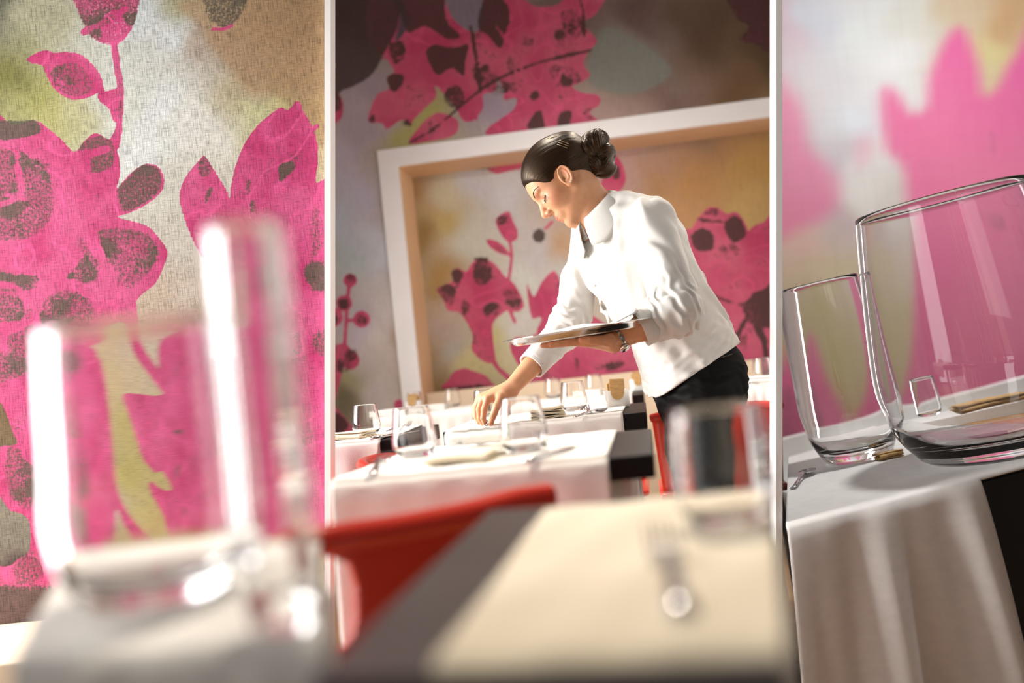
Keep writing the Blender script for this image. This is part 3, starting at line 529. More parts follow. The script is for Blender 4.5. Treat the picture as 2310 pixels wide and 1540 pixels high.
def ab_box(bm, a0, a1, b0, b1, z0, z1, bev=0.0, seg=2):      # a box along the room's axes
    n0 = len(bm.verts); bm_box(bm, a0, a1, b0, b1, z0, z1, bev, seg); bm.verts.ensure_lookup_table()
    for v in bm.verts[n0:]: v.co = Vector(W(v.co.x, v.co.y, v.co.z))
def ab_wedge(bm, ring0, ring1, b0, b1):
    pass
aRt = min(a_right(zO, BW), a_right(zI, BW))
bm = bmesh.new(); ab_box(bm, aO, aI, BW - 0.012, BW + 0.02, 0, zO); struct(obj('trim_3', bm, M['white_paint']))
bm = bmesh.new(); ab_box(bm, aI, aRt - 0.002, BW - 0.012, BW + 0.02, zI, zO); struct(obj('trim_4', bm, M['white_paint']))
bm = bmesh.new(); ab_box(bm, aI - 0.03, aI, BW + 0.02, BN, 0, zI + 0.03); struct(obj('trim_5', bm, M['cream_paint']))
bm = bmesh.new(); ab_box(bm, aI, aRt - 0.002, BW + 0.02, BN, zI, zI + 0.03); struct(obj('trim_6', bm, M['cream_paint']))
zB = plane_b(1300, 852, 5.1)[2]
bn = empty('wall_bench', W((aI + aR) / 2, 5.15, 0)); tag(bn, 'long cream wall bench under the mural inside the white niche', 'bench')
def place(o, root):
    o.parent = root; o.matrix_parent_inverse = Matrix.Translation(root.location).inverted() if root.rotation_euler[2] == 0 else root.matrix_basis.inverted()
bm = bmesh.new(); ab_box(bm, aI + 0.004, a_right(0.3, 5.1) - 0.03, 5.08, 5.20, 0, zB, 0.008); place(obj('backrest', bm, M['bench']), bn)
bm = bmesh.new(); ab_box(bm, aI + 0.004, a_right(0.3, 4.7) - 0.03, 4.74, 5.075, 0, 0.45, 0.01); place(obj('seat', bm, M['bench']), bn)

# ------------------------------------------------------------------ builders: tables, runners, glasses, cutlery
TZ, TT = 0.75, 0.045
def table(label, a0, a1, b0, b1, group=None, m='dark_wood', th=TT, feet=True):
    c = W((a0 + a1) / 2, (b0 + b1) / 2, 0); r = empty('dining_table', c, -TH); tag(r, label, 'table', group)
    hx, hy = (a1 - a0) / 2, (b1 - b0) / 2
    bm = bmesh.new(); bm_box(bm, -hx, hx, -hy, hy, TZ - th, TZ, 0.003); obj('table_top', bm, M[m], r)
    for sx in (-1, 1):
        for sy in (-1, 1):
            bm = bmesh.new(); x, y = sx * (hx - 0.055), sy * (hy - 0.06)
            bm_box(bm, x - 0.018, x + 0.018, y - 0.018, y + 0.018, 0, TZ - th, 0.002); o = obj('leg', bm, M['metal_white'], r)
    return r
def runner(label, a0, a1, b0, b1, front, back, m='cloth', group=None, waves=6, amp=0.004, name='table_runner', seed=0):
    """A cloth laid over a table along its depth, hanging over the front and the back edge."""
    rs = np.random.default_rng(seed); ph = rs.uniform(0, 6.28, 6)
    n = 64; off = 0.006; top = TZ + 0.0035; R = 0.009
    prof = []                            # (b, z, hang)
    for t in np.linspace(1, 0, 10): prof.append((b0 - off, TZ - R - t * front, t))
    for q in np.linspace(0, math.pi / 2, 5)[1:]: prof.append((b0 - off + R * math.sin(q) * 1.0 + 0 * q, top - R + R * math.sin(q) if False else top - R * math.cos(q) * 1.0, 0))
    for t in np.linspace(0.05, 0.95, 14): prof.append((b0 + t * (b1 - b0), top, 0))
    for q in np.linspace(math.pi / 2, 0, 5)[:-1]: prof.append((b1 + off - R * math.sin(q), top - R * math.cos(q), 0))
    for t in np.linspace(0, 1, 6): prof.append((b1 + off, TZ - R - t * back, t))
    v, f = [], []; ac, bc = (a0 + a1) / 2, (b0 + b1) / 2
    for i, (b, z, h) in enumerate(prof):
        for k in range(n + 1):
            u = k / n; wv = amp * h ** 0.7 * (math.sin(waves * 2 * math.pi * u + ph[0]) + 0.6 * math.sin(waves * 3.7 * u + ph[1]) + 1.0)
            s = -1 if i < len(prof) / 2 else 1
            a = a0 + u * (a1 - a0) + (0.004 * h * math.sin(5 * u + ph[2]))
            v.append((a - ac, b + s * wv - bc, z + (0.0006 * math.sin(40 * u + 30 * b) if h == 0 else 0)))
    for i in range(len(prof) - 1):
        for k in range(n): f.append((i * (n + 1) + k, i * (n + 1) + k + 1, (i + 2) * (n + 1) + k - n, (i + 1) * (n + 1) + k))
    o = pydata(name, v, f, M[m]); o.location = [float(q) for q in W(ac, bc, 0)]; o.rotation_euler = (0, 0, -TH)
    md = o.modifiers.new('thickness', 'SOLIDIFY'); md.thickness = 0.0016; md.offset = 1
    return tag(o, label, 'tablecloth', group)
def glass_profile(h, rr, rb, rf, wall, base):
    """Closed outline of a stemless tumbler: rim radius rr, belly rb, foot rf."""
    out = [(0.0002, 0.0), (rf * 0.9, 0.0), (rf, 0.02 * h)] + [tuple(q) for q in spline([(rf, 0.02 * h), (rf + (rb - rf) * 0.62, 0.12 * h), (rb * 0.975, 0.235 * h), (rb, 0.33 * h), (rb * 0.965, 0.5 * h), (rr + (rb - rr) * 0.4, 0.78 * h), (rr, h)], 6)[1:]]
    ri = [(rr - wall * 0.5, h + wall * 0.35)]
    inn = [(r - wall, z) for (r, z) in out[3:] if z > base + 0.1 * h][::-1]
    r_in = inn[-1][0]
    inn += [(r_in * 0.90, base + 0.045 * h), (r_in * 0.76, base + 0.012 * h), (r_in * 0.4, base), (0.0002, base)]
    return out + ri + inn
GL = {}
def glass(label, loc, h=0.085, rr=0.031, rb=0.039, rf=0.024, wall=0.0016, base=0.008, group=None, cat='glass', name='wine_tumbler', n=56, rot=None):
    key = (h, rr, rb, rf, wall, base, n)
    if key not in GL:
        v, f = lathe(glass_profile(h, rr, rb, rf, wall, base), n)
        me = bpy.data.meshes.new(name); me.from_pydata(v, [], f); me.update()
        me.polygons.foreach_set('use_smooth', [True] * len(me.polygons)); me.materials.append(M['glass']); GL[key] = me
    o = bpy.data.objects.new(name, GL[key]); COL.objects.link(o); o.location = [float(c) for c in loc]
    if rot is not None: o.rotation_euler = rot
    return tag(o, label, cat, group)
def sweep_flat(path, width, thick, m=1):
    """A flat bar: path of (y, z) along its length, width per point, thickness per point."""
    v, f = [], []; n = len(path)
    for i, (y, z) in enumerate(path):
        w_, t_ = width[i] / 2, thick[i] / 2
        for (x, dz) in ((-w_, -t_ * 0.4), (-w_ * 0.6, t_), (w_ * 0.6, t_), (w_, -t_ * 0.4), (0, -t_)): v.append((x, y, z + dz))
    for i in range(n - 1):
        for k in range(5): f.append((i * 5 + k, i * 5 + (k + 1) % 5, (i + 1) * 5 + (k + 1) % 5, (i + 1) * 5 + k))
    f.append(tuple(range(5))[::-1]); f.append(tuple((n - 1) * 5 + k for k in range(5)))
    return v, f
def fork_mesh():
    parts = [sweep_flat([(0, 0.003), (0.03, 0.004), (0.08, 0.010), (0.115, 0.012), (0.13, 0.008), (0.145, 0.005), (0.155, 0.0045)], [0.015, 0.014, 0.008, 0.006, 0.012, 0.022, 0.023], [0.003, 0.003, 0.003, 0.003, 0.0025, 0.002, 0.002])]
    for k in (-1.5, -0.5, 0.5, 1.5):
        pv, pf = sweep_flat([(0.150, 0.0045), (0.165, 0.006), (0.18, 0.011), (0.195, 0.018)], [0.0034, 0.0032, 0.003, 0.0018], [0.002, 0.002, 0.0018, 0.0014])
        parts.append(([(x + k * 0.0062, y, z) for x, y, z in pv], pf))
    return join(parts)
def knife_mesh():
    return sweep_flat([(0, 0.0035), (0.04, 0.004), (0.09, 0.004), (0.1, 0.0035), (0.13, 0.003), (0.18, 0.003), (0.2, 0.0028), (0.212, 0.0026)], [0.014, 0.015, 0.013, 0.013, 0.019, 0.019, 0.014, 0.003], [0.006, 0.006, 0.006, 0.004, 0.0025, 0.002, 0.0018, 0.001])
def spoon_mesh():
    a = sweep_flat([(0, 0.003), (0.03, 0.004), (0.08, 0.010), (0.115, 0.010), (0.128, 0.006)], [0.014, 0.013, 0.007, 0.006, 0.008], [0.003] * 5)
    v, f = [], []; n, mrings = 20, 6
    for s in (0, 1):
        for i in range(mrings):
            t = i / (mrings - 1); 
            for k in range(n):
                q = 2 * math.pi * k / n; v.append((0.019 * t * math.sin(q), 0.152 - 0.027 * t * math.cos(q), 0.001 + 0.008 * t * t + (0.0012 if s else 0)))
    for s in (0, 1):
        o = s * mrings * n
        for i in range(mrings - 1):
            for k in range(n): f.append((o + i * n + k, o + i * n + (k + 1) % n, o + (i + 1) * n + (k + 1) % n, o + (i + 1) * n + k))
    o = (mrings - 1) * n; p = mrings * n + o
    for k in range(n): f.append((o + k, o + (k + 1) % n, p + (k + 1) % n, p + k))
    return join([a, (v, f)])
CUT = {'fork': fork_mesh, 'knife': knife_mesh, 'spoon': spoon_mesh}; CUTM = {}
def cutlery(kind, label, loc, az, group=None, scale=1.0):
    if kind not in CUTM:
        v, f = CUT[kind](); me = bpy.data.meshes.new(kind); me.from_pydata(v, [], f); me.update()
        me.polygons.foreach_set('use_smooth', [True] * len(me.polygons)); me.materials.append(M['steel']); CUTM[kind] = me
    o = bpy.data.objects.new(kind, CUTM[kind]); COL.objects.link(o); o.location = [float(c) for c in loc]; o.rotation_euler = (0, 0, az); o.scale = (scale,) * 3
    return tag(o, label, kind, group)
def napkin(label, loc, az, L=0.15, Wd=0.07, layers=4, m='napkin', th=0.005, group=None, name='folded_napkin'):
    """A cloth folded flat: one strip going back and forth in layers, its folds rounded."""
    path = []
    for k in range(layers):
        z = 0.002 + k * th; xs = np.linspace(-Wd / 2, Wd / 2, 7) * (1 - 0.03 * k)
        if k % 2: xs = xs[::-1]
        for x in xs: path.append((x, z + 0.0015 * math.sin(x * 60 + k)))
        if k < layers - 1:
            s = 1 if k % 2 == 0 else -1
            path.append((xs[-1] + s * th * 0.45, z + th * 0.5))
    v, f = [], []; n = 10
    for (x, z) in path:
        for j in range(n + 1):
            y = (j / n - 0.5) * L; v.append((x + 0.002 * math.sin(y * 50 + z * 300), y + 0.002 * math.sin(z * 900), z + 0.0012 * math.sin(y * 45 + 1)))
    for i in range(len(path) - 1):
        for j in range(n): f.append((i * (n + 1) + j, i * (n + 1) + j + 1, (i + 1) * (n + 1) + j + 1, (i + 1) * (n + 1) + j))
    o = pydata(name, v, f, M[m]); o.location = [float(c) for c in loc]; o.rotation_euler = (0, 0, az)
    md = o.modifiers.new('thickness', 'SOLIDIFY'); md.thickness = 0.002
    return tag(o, label, 'napkin', group)
def rolled_napkin(label, loc, az, L=0.15, r=0.013, m='napkin_white'):
    v, f = [], []; n = 30; mlen = 12
    for i in range(n + 1):
        t = i / n; q = t * 4.6 * math.pi; rr = r * (0.35 + 0.65 * t)
        for j in range(mlen + 1): v.append((rr * math.cos(q), (j / mlen - 0.5) * L, r + rr * math.sin(q) * 0.85 + 0.001 * math.sin(j * 2.1)))
    for i in range(n):
        for j in range(mlen): f.append((i * (mlen + 1) + j, i * (mlen + 1) + j + 1, (i + 1) * (mlen + 1) + j + 1, (i + 1) * (mlen + 1) + j))
    o = pydata('rolled_napkin', v, f, M[m]); o.location = [float(c) for c in loc]; o.rotation_euler = (0, 0, az)
    md = o.modifiers.new('thickness', 'SOLIDIFY'); md.thickness = 0.0018
    return tag(o, label, 'napkin')
def sachet_cup(label, loc, az, s=1.0):
    r = empty('sachet_holder', loc, az); tag(r, label, 'cup'); r.scale = (s,) * 3
    bm = bmesh.new(); h = 0.052
    ring = []
    for (hw, z) in ((0.031, 0.0), (0.034, 0.004), (0.036, h), (0.033, h), (0.031, 0.006)):
        q = []
        for k in range(28):
            a = 2 * math.pi * (k + 0.5) / 28; c, s_ = math.cos(a), math.sin(a); e = 0.38
            q.append(bm.verts.new((hw * math.copysign(abs(c) ** e, c), hw * math.copysign(abs(s_) ** e, s_), z)))
        ring.append(q)
    for i in range(4):
        for k in range(28): bm.faces.new((ring[i][k], ring[i][(k + 1) % 28], ring[i + 1][(k + 1) % 28], ring[i + 1][k]))
    bm.faces.new(ring[0][::-1]); bm.faces.new(ring[4]); obj('cup', bm, M['ceramic'], r, True)
    rs = random.Random(int(loc[0] * 1000))
    bm = bmesh.new(); ol = [(-0.020, 0.072), (-0.021, 0.045), (-0.017, 0.032), (-0.009, 0.025), (0.003, 0.024), (0.013, 0.030), (0.018, 0.042), (0.020, 0.074)]
    fr_, bk_ = [bm.verts.new((x, -0.0395, z)) for x, z in ol], [bm.verts.new((x, -0.0372, z)) for x, z in ol]
    bm.faces.new(fr_); bm.faces.new(bk_[::-1])
    for k in range(8): bm.faces.new((fr_[k], bk_[k], bk_[(k + 1) % 8], fr_[(k + 1) % 8]))
    obj('sugar_sachet', bm, M['kraft'], r)
    for k in range(5):
        bm = bmesh.new(); bm_box(bm, -0.022, 0.022, -0.0016, 0.0016, 0, 0.052 + 0.003 * rs.random(), 0.0012)
        o = obj('sugar_sachet', bm, M['kraft'], r); o.location = (0.002 * rs.uniform(-1, 1), -0.02 + 0.01 * k, 0.012 + 0.008 * (k == 0) + 0.01); o.rotation_euler = (rs.uniform(-0.12, 0.05), rs.uniform(-0.12, 0.12), 0)
    return r
def chair(label, loc, az, group=None, w_=0.44, hb=0.80, arms=False):
    """Moulded red chair: origin at floor, facing +y in its own axes (back at -y)."""
    r = empty('dining_chair', loc, az); tag(r, label, 'chair', group)
    bm = bmesh.new(); bm_box(bm, -w_ / 2, w_ / 2, -0.2, 0.22, 0.43, 0.455, 0.012, 3); obj('seat', bm, M['red'], r, True)
    v, f = [], []; n, mz = 20, 12
    for i in range(mz + 1):
        t = i / mz
        for k in range(n + 1):
            u = k / n * 2 - 1; hw = (w_ / 2) * (0.94 + 0.06 * t); rc = 0.0
            v.append((u * hw, -0.21 - 0.07 * t + 0.05 * u * u, 0.455 + (hb - 0.455) * t - 0.012 * t * u ** 4))
    for i in range(mz):
        for k in range(n): f.append((i * (n + 1) + k, i * (n + 1) + k + 1, (i + 1) * (n + 1) + k + 1, (i + 1) * (n + 1) + k))
    o = pydata('backrest', v, f, M['red'], r); md = o.modifiers.new('thickness', 'SOLIDIFY'); md.thickness = 0.012
    tv, tf = tube([(u * w_ / 2, -0.28 + 0.05 * u * u, hb - 0.012 * u ** 4) for u in np.linspace(-1, 1, 15)], 0.014, 12); pydata('top_rail', tv, tf, M['red'], r)
    for sx in (-1, 1):
        for sy in (-1, 1):
            tv, tf = tube([(sx * w_ * 0.42, sy * 0.17, 0.43), (sx * w_ * 0.48, sy * 0.21, 0.0)], 0.011, 10); pydata('leg', tv, tf, M['metal_white'], r)
    return r
# ------------------------------------------------------------------ the middle room: tables from the front row to the bench
def Tp(px, py, dz=0.0052): return PZ(px, py, TZ + dz)
# her table
aHr, bH0 = AB(PZ(1457, 929, TZ)); aHl = AB(PZ(988, 978, TZ))[0]; bH1 = bH0 + 0.60
table('dark dining table the person leans over, with a white runner', aHl, aHr, bH0, bH1)
aC1 = AB(PZ(1405, 934, TZ))[0]; aC0 = AB(PZ(1003, 975, TZ))[0]
runner('white runner on the table under the reaching hand', aC0, aC1, bH0, bH1, 0.15, 0.12, seed=1)
# neighbour to its left
aN1 = AB(PZ(889, 988, TZ))[0]; bN0 = AB(PZ(884, 989, TZ))[1] - 0.02
table('dark dining table left of the person\'s table, cut off by the white post', aN1 - 0.62, aN1, bN0, bN0 + 0.60)
aNC = AB(PZ(866, 990, TZ))[0]
runner('white runner on the table at the left behind the front table', aN1 - 0.56, aNC, bN0, bN0 + 0.60, 0.13, 0.1, seed=2)
# front table
aF1, bF0 = AB(PZ(1474, 1023, TZ)); bF1 = AB(PZ(1470, 966, TZ))[1]; aF0 = AB(PZ(742, 1092, TZ))[0]
table('dark table in the front row with four place settings and a black end', aF0, aF1, bF0, bF1, th=0.034)
aFC = AB(PZ(1372, 1032, TZ))[0]
runner('pale cloth on the front row table hanging in front of the red rail', aF0 + 0.002, aFC, bF0, bF1, 0.24, 0.1, seed=3, amp=0.004)
# far row
aA0, bA0 = AB(PZ(850, 945, TZ)); aA1 = AB(PZ(1078, 921, TZ))[0]
bA0 = AB(PZ(1000, 930, TZ))[1]
table('far dark table in front of the niche corner', aA0, aA1, bA0, bA0 + 0.55); runner('white runner on the far table by the niche corner', aA0 + 0.01, aA1 - 0.01, bA0, bA0 + 0.55, 0.16, 0.1, seed=4)
aB1, bB0 = AB(PZ(1452, 889, TZ)); aB0 = aA1 + 0.10
table('far dark table behind the person\'s table', aB0, aB1, bB0, bB0 + 0.55); aB1c = AB(PZ(1426, 891, TZ))[0]
runner('white runner on the far table behind the person\'s table', aB0 + 0.03, aB1c, bB0, bB0 + 0.55, 0.16, 0.1, seed=5)
aC0_, bC0 = AB(PZ(1615, 880, TZ)); bC0 = AB(PZ(1700, 868, TZ))[1]; aC1_ = AB(PZ(1744, 864, TZ))[0]
table('far dark table at the right beside the partition', aC0_, aC1_, bC0, bC0 + 0.5); runner('white runner on the far table at the right beside the partition', aC0_ + 0.02, aC1_ - 0.005, bC0, bC0 + 0.5, 0.16, 0.1, seed=6)

# glasses
glass('clear tumbler left of the hand on the left-hand runner', Tp(829, 982), group=None)
glass('clear tumbler at the left of the front table, a cup seen through it', Tp(938, 1031), h=0.088)
glass('clear tumbler in the middle of the front table in front of the forearm', Tp(1186, 1019), h=0.088)
glass('sharp clear tumbler between sugar cup and hand on the person\'s table', Tp(1297, 927))
glass('far clear tumbler on the runner by the niche corner', Tp(1023, 917))
glass('far clear tumbler hazy against the white niche edge', Tp(938, 925))
glass('far clear tumbler behind the forearm, left of the pair behind the person\'s table', Tp(1250, 898))
glass('far clear tumbler behind the sugar cup, right of the pair behind the person\'s table', Tp(1342, 888))
glass('far clear tumbler on the runner beside the partition', Tp(1722, 856))
glass('clear tumbler directly behind the reaching hand', Tp(1098, 940))
# cups with sachets
sachet_cup('white square cup of brown sugar sachets on the person\'s table', Tp(1394, 919, 0.0005), -TH + 0.15)
sachet_cup('far white cup of brown sachets behind the person\'s shirt tail', Tp(1441, 882, 0.0005), -TH + 0.1)
sachet_cup('far white cup of brown sachets seen through a front tumbler', Tp(936, 929, 0.0005), -TH)
# napkins
napkin('folded beige napkin at the far left edge beside a tumbler', Tp(780, 990), -TH + 1.45, 0.14, 0.09, 4)
napkin('folded beige napkin stacked in layers beside the sharp tumbler', Tp(1243, 941), -TH + 0.1, 0.12, 0.075, 6)
napkin('long flat cream napkin in the middle of the front table', Tp(1052, 1038), -TH + 1.5, 0.10, 0.135, 3)
rolled_napkin('rolled white napkin lying behind the flat napkin on the front table', Tp(1078, 1008), -TH + 1.5, 0.115, 0.019)
napkin('far white napkin on the runner by the niche corner', Tp(985, 924), -TH + 1.4, 0.12, 0.09, 5, 'napkin_white')
napkin('far white napkin beside the left tumbler', Tp(880, 938), -TH + 1.4, 0.12, 0.09, 6, 'napkin_white')
napkin('far cream napkin on the runner beside the partition', Tp(1716, 862), -TH + 1.4, 0.10, 0.08, 5, 'napkin_white')
napkin('far white napkin behind the sharp tumbler', Tp(1330, 893), -TH + 1.4, 0.12, 0.09, 5, 'napkin_white')
# cutlery
cutlery('fork', 'fork with upturned tines at the left end of the front table', Tp(838, 1074), -TH + 0.16, scale=1.15)
cutlery('knife', 'knife lying right of the middle tumbler on the front table', Tp(1188, 1046), -TH - 0.25)
cutlery('fork', 'fork leaning up behind the middle tumbler on the front table', Tp(1225, 1008), -TH + 0.1)
cutlery('spoon', 'spoon lying between the two front table tumblers', Tp(966, 1027), -TH - 0.5)
cutlery('fork', 'fork right of the tumbler on the left-hand runner', Tp(872, 975), -TH - 0.1)
cutlery('knife', 'knife in front of the tumbler on the left-hand runner', Tp(838, 992), -TH - 0.45)
cutlery('spoon', 'spoon in front of the sharp tumbler on the person\'s table', Tp(1298, 942), -TH - 0.4)
cutlery('fork', 'fork between sharp tumbler and sugar cup', Tp(1332, 934), -TH + 0.12)
cutlery('fork', 'far fork on the runner beside the partition', Tp(1693, 866), -TH)
# chairs of the middle room
c = W(AB(PZ(1720, 900, 0.75))[0] - 0.01, bC0 - 0.20, 0)
chair('far red chair at the right, behind the person\'s hip', W(aC1_ - 0.24, bC0 - 0.28, 0), -TH, w_=0.40, hb=0.708)
chair('red chair at the far side of the person\'s table, only its side in view', W(aHr - 0.22, bH1 + 0.42, 0), -TH + math.pi, w_=0.40, hb=0.70)
cp = PZ(822, 1034, 0.735); chair('red chair turned sideways at the left, only its corner beside the cloth', cp + np.array([0.0, 0.0, -0.735]) + ED * 0.15 + EX * 0.24, -TH - math.pi / 2, w_=0.30, hb=0.715)
# the red chair of the front row, its back towards us
r = empty('dining_chair', P(1000, 1160, 1.12) * np.array([1, 1, 0])); tag(r, 'blurred red chair in the foreground with a long curved top rail', 'chair')
rail = spline([P(640, 1238, 0.99), P(746, 1216, 1.02), P(900, 1192, 1.08), P(1050, 1162, 1.14), P(1160, 1132, 1.18), P(1246, 1117, 1.21)], 22)
tv, tf = tube(rail, [0.0155] * (len(rail) - 3) + [0.014, 0.011, 0.004], 14); place(pydata('top_rail', tv, tf, M['red']), r)
nn = len(rail); v, f = [], []; rows = 80; fwd = np.array([0.55, -0.83, 0])
sag = np.array([0.05, 0.12, 0])
for i in range(rows + 1):
    t = i / rows
    for k in range(nn):
        u = k / (nn - 1); q = rail[k] + np.array([0, 0, -0.31 * t]) + sag * (0.8 * t - 0.3 * math.sin(math.pi * u) * (1 - t) * 0)
        v.append(q)
for i in range(rows):
    for k in range(nn - 1):
        cx, cy = to_px(np.mean([v[i * nn + k], v[(i + 1) * nn + k + 1]], 0))
        u = (cx - 700) / 105; s_ = (cy - 1360) / 108
        if abs(u) ** 3.5 + abs(s_) ** 3.5 < 1: continue                 # the hand hole in the backrest
        f.append((i * nn + k, i * nn + k + 1, (i + 1) * nn + k + 1, (i + 1) * nn + k))
o = pydata('backrest', v, f, M['red']); md = o.modifiers.new('thickness', 'SOLIDIFY'); md.thickness = 0.010; md.offset = 0; place(o, r)
c0, c1 = v[rows * nn], v[-1]; dirn = (c1 - c0) / np.linalg.norm(c1 - c0); nrm = np.array([-dirn[1], dirn[0], 0])
sv = [c0, c1, c1 + nrm * 0.38, c0 + nrm * 0.38]; sv = [tuple(q) for q in sv] + [tuple(q - np.array([0, 0, 0.02])) for q in sv]
place(pydata('seat', sv, [(0, 1, 2, 3), (7, 6, 5, 4), (0, 4, 5, 1), (1, 5, 6, 2), (2, 6, 7, 3), (3, 7, 4, 0)], M['red'], None, False), r)
for q in (c0 + dirn * 0.03 + nrm * 0.03, c1 - dirn * 0.03 + nrm * 0.03, c0 + dirn * 0.03 + nrm * 0.35, c1 - dirn * 0.03 + nrm * 0.35):
    tv, tf = tube([(q[0], q[1], c0[2] - 0.02), (q[0], q[1], 0.0)], 0.012, 10); place(pydata('leg', tv, tf, M['metal_white']), r)

# ------------------------------------------------------------------ foreground table of the middle room
def prism(bm, top, th):
    a = [bm.verts.new(tuple(q)) for q in top]; b = [bm.verts.new((q[0], q[1], q[2] - th)) for q in top]; n = len(top)
    bm.faces.new(a); bm.faces.new(b[::-1])
    for i in range(n): bm.faces.new((a[i], b[i], b[(i + 1) % n], a[(i + 1) % n]))
def poly_table(name, label, corners, m, th=0.04):
    top = [PZ(x, y, TZ) for x, y in corners]; c = np.mean(top, 0); r = empty(name, (c[0], c[1], 0)); tag(r, label, 'table')
    bm = bmesh.new(); prism(bm, top, th); bmesh.ops.bevel(bm, geom=bm.edges[:], offset=0.003, segments=2, affect='EDGES'); place(obj('table_top', bm, M[m]), r)
    for q in top:
        p = c + (q - c) * 0.86; bm = bmesh.new(); bm_box(bm, p[0] - 0.018, p[0] + 0.018, p[1] - 0.018, p[1] + 0.018, 0, TZ - th); place(obj('leg', bm, M['metal_white']), r)
    return r
def quad_cloth(name, label, FL, FR, NR, NL, drop_near, drop_far, m, amp=0.006, seed=0, drop_left=0.0, z=TZ + 0.0035):
    """A cloth over a quadrilateral top (pixel corners), hanging over the near and the far edge."""
    rs = np.random.default_rng(seed); ph = rs.uniform(0, 6.28, 8); fl, fr, nr, nl = [PZ(x, y, z) for x, y in (FL, FR, NR, NL)]
    n, mr = 60, 20; v, f = [], []; rows = []
    nd = (nl - fl); nd = nd / np.linalg.norm(nd)
    for t in np.linspace(1, 0.12, 8): rows.append(('far', t))
    for t in np.linspace(0, 1, mr): rows.append(('top', t))
    for t in np.linspace(0.05, 1, 14): rows.append(('near', t))
    for kind, t in rows:
        for k in range(n + 1):
            u = k / n
            a, b = fl + (fr - fl) * u, nl + (nr - nl) * u
            if kind == 'top': q = a + (b - a) * t + np.array([0, 0, 0.0008 * math.sin(17 * u + 9 * t + ph[0])])
            else:
                e, sgn, dr = (a, -1, drop_far) if kind == 'far' else (b, 1, drop_near)
                wv = amp * t ** 0.8 * (1.2 + math.sin(21 * u + ph[1]) + 0.7 * math.sin(37 * u + ph[2]))
                q = e + nd * sgn * (0.006 + wv) + np.array([0, 0, -dr * t - 0.004])
            v.append(q)
    for i in range(len(rows) - 1):
        for k in range(n): f.append((i * (n + 1) + k, i * (n + 1) + k + 1, (i + 1) * (n + 1) + k + 1, (i + 1) * (n + 1) + k))
    o = pydata(name, v, f, M[m]); md = o.modifiers.new('thickness', 'SOLIDIFY'); md.thickness = 0.0016; md.offset = 0
    return tag(o, label, 'tablecloth')
poly_table('dining_table', 'blurred dark table in the foreground under a beige runner', [(1100, 1150), (1738, 1104), (1778, 1520), (690, 1536)], 'dark_wood_near')
quad_cloth('table_runner', 'blurred beige runner on the foreground table', (1232, 1148), (1735, 1104), (1775, 1462), (978, 1498), 0.12, 0.05, 'cloth_cream', 0.002, 9)
glass('large blurred tumbler at the right of the foreground table', Tp(1644, 1182), h=0.088, rr=0.033, rb=0.0385)
cutlery('fork', 'blurred fork on the beige foreground runner in front of the tumbler', Tp(1544, 1395), -TH + 0.04)

# ------------------------------------------------------------------ the left bay
zl = P(0, 1415, 2.36)[2]
bm = bmesh.new(); bm_box(bm, WL0, lean(730, 2.3)[0] - 0.012, 2.0, 2.398, 0.0, zl, 0.004); tag(obj('mural_ledge', bm, M['bench']), 'low cream ledge running along the foot of the left mural', 'ledge')
poly_table('dining_table', 'blurred table under the left mural with a white cloth', [(150, 1282), (722, 1226), (727, 1448), (30, 1500)], 'dark_wood')
quad_cloth('tablecloth', 'blurred white cloth under the two tall glasses at the left', (146, 1280), (722, 1224), (727, 1446), (26, 1498), 0.25, 0.06, 'cloth', 0.006, 11)
glass('blurred wide clear glass at the far left on the white cloth', Tp(352, 1345), h=0.19, rr=0.062, rb=0.068, rf=0.050, wall=0.006, base=0.014, name='glass_tumbler')
glass('tall blurred clear glass at the right of the left-hand cloth', Tp(640, 1418), h=0.228, rr=0.0215, rb=0.0225, rf=0.018, wall=0.005, base=0.02, name='glass_tumbler')

# ------------------------------------------------------------------ the right bay: a low table leaning a little, seen close
G0 = P(2262, 1018, 2.62); la = math.radians(7.4); nrm = np.array([-math.sin(la), 0.0, math.cos(la)])
azr = math.radians(6); ex = np.array([math.cos(azr), math.sin(azr), 0]); ex = ex - nrm * (ex @ nrm); ex /= np.linalg.norm(ex); ey = np.cross(nrm, ex)
RB = np.column_stack([ex, ey, nrm])
MR = Matrix(((RB[0, 0], RB[0, 1], RB[0, 2], G0[0]), (RB[1, 0], RB[1, 1], RB[1, 2], G0[1]), (RB[2, 0], RB[2, 1], RB[2, 2], G0[2]), (0, 0, 0, 1)))
def loc_of(px, py):                     # table coordinates of the point of its top seen at a pixel
    d = ray(px, py); t = ((G0 - CAM) @ nrm) / (d @ nrm); q = CAM + d * t - G0; return float(q @ ex), float(q @ ey)
RF = 0.205
yf = -RF - 0.02; yb = yf + 1.05
def edge_x(px, y):                      # table x where the line of sight column px crosses the table at depth y
    lo, hi = 700.0, 1600.0
    for _ in range(50):
        m = (lo + hi) / 2
        if loc_of(px, m)[1] > y: lo = m
        else: hi = m
    return loc_of(px, (lo + hi) / 2)[0]
xl0, xl1, xk, xr = edge_x(1772, yf), edge_x(1778, yb), edge_x(2206, yf), edge_x(2440, yf)
r = empty('low_table', (0, 0, 0)); r.matrix_basis = MR; tag(r, 'low table in the right alcove with a broad black end', 'table')
bm = bmesh.new(); tp = [(xl0 + 0.015, yf + 0.012), (xr, yf + 0.012), (xr, yb), (xl1 + 0.02, yb)]
prism(bm, [(x, y, -0.01) for x, y in tp], 0.46); bmesh.ops.bevel(bm, geom=bm.edges[:], offset=0.006, segments=2, affect='EDGES'); obj('table_top', bm, M['black'], r)
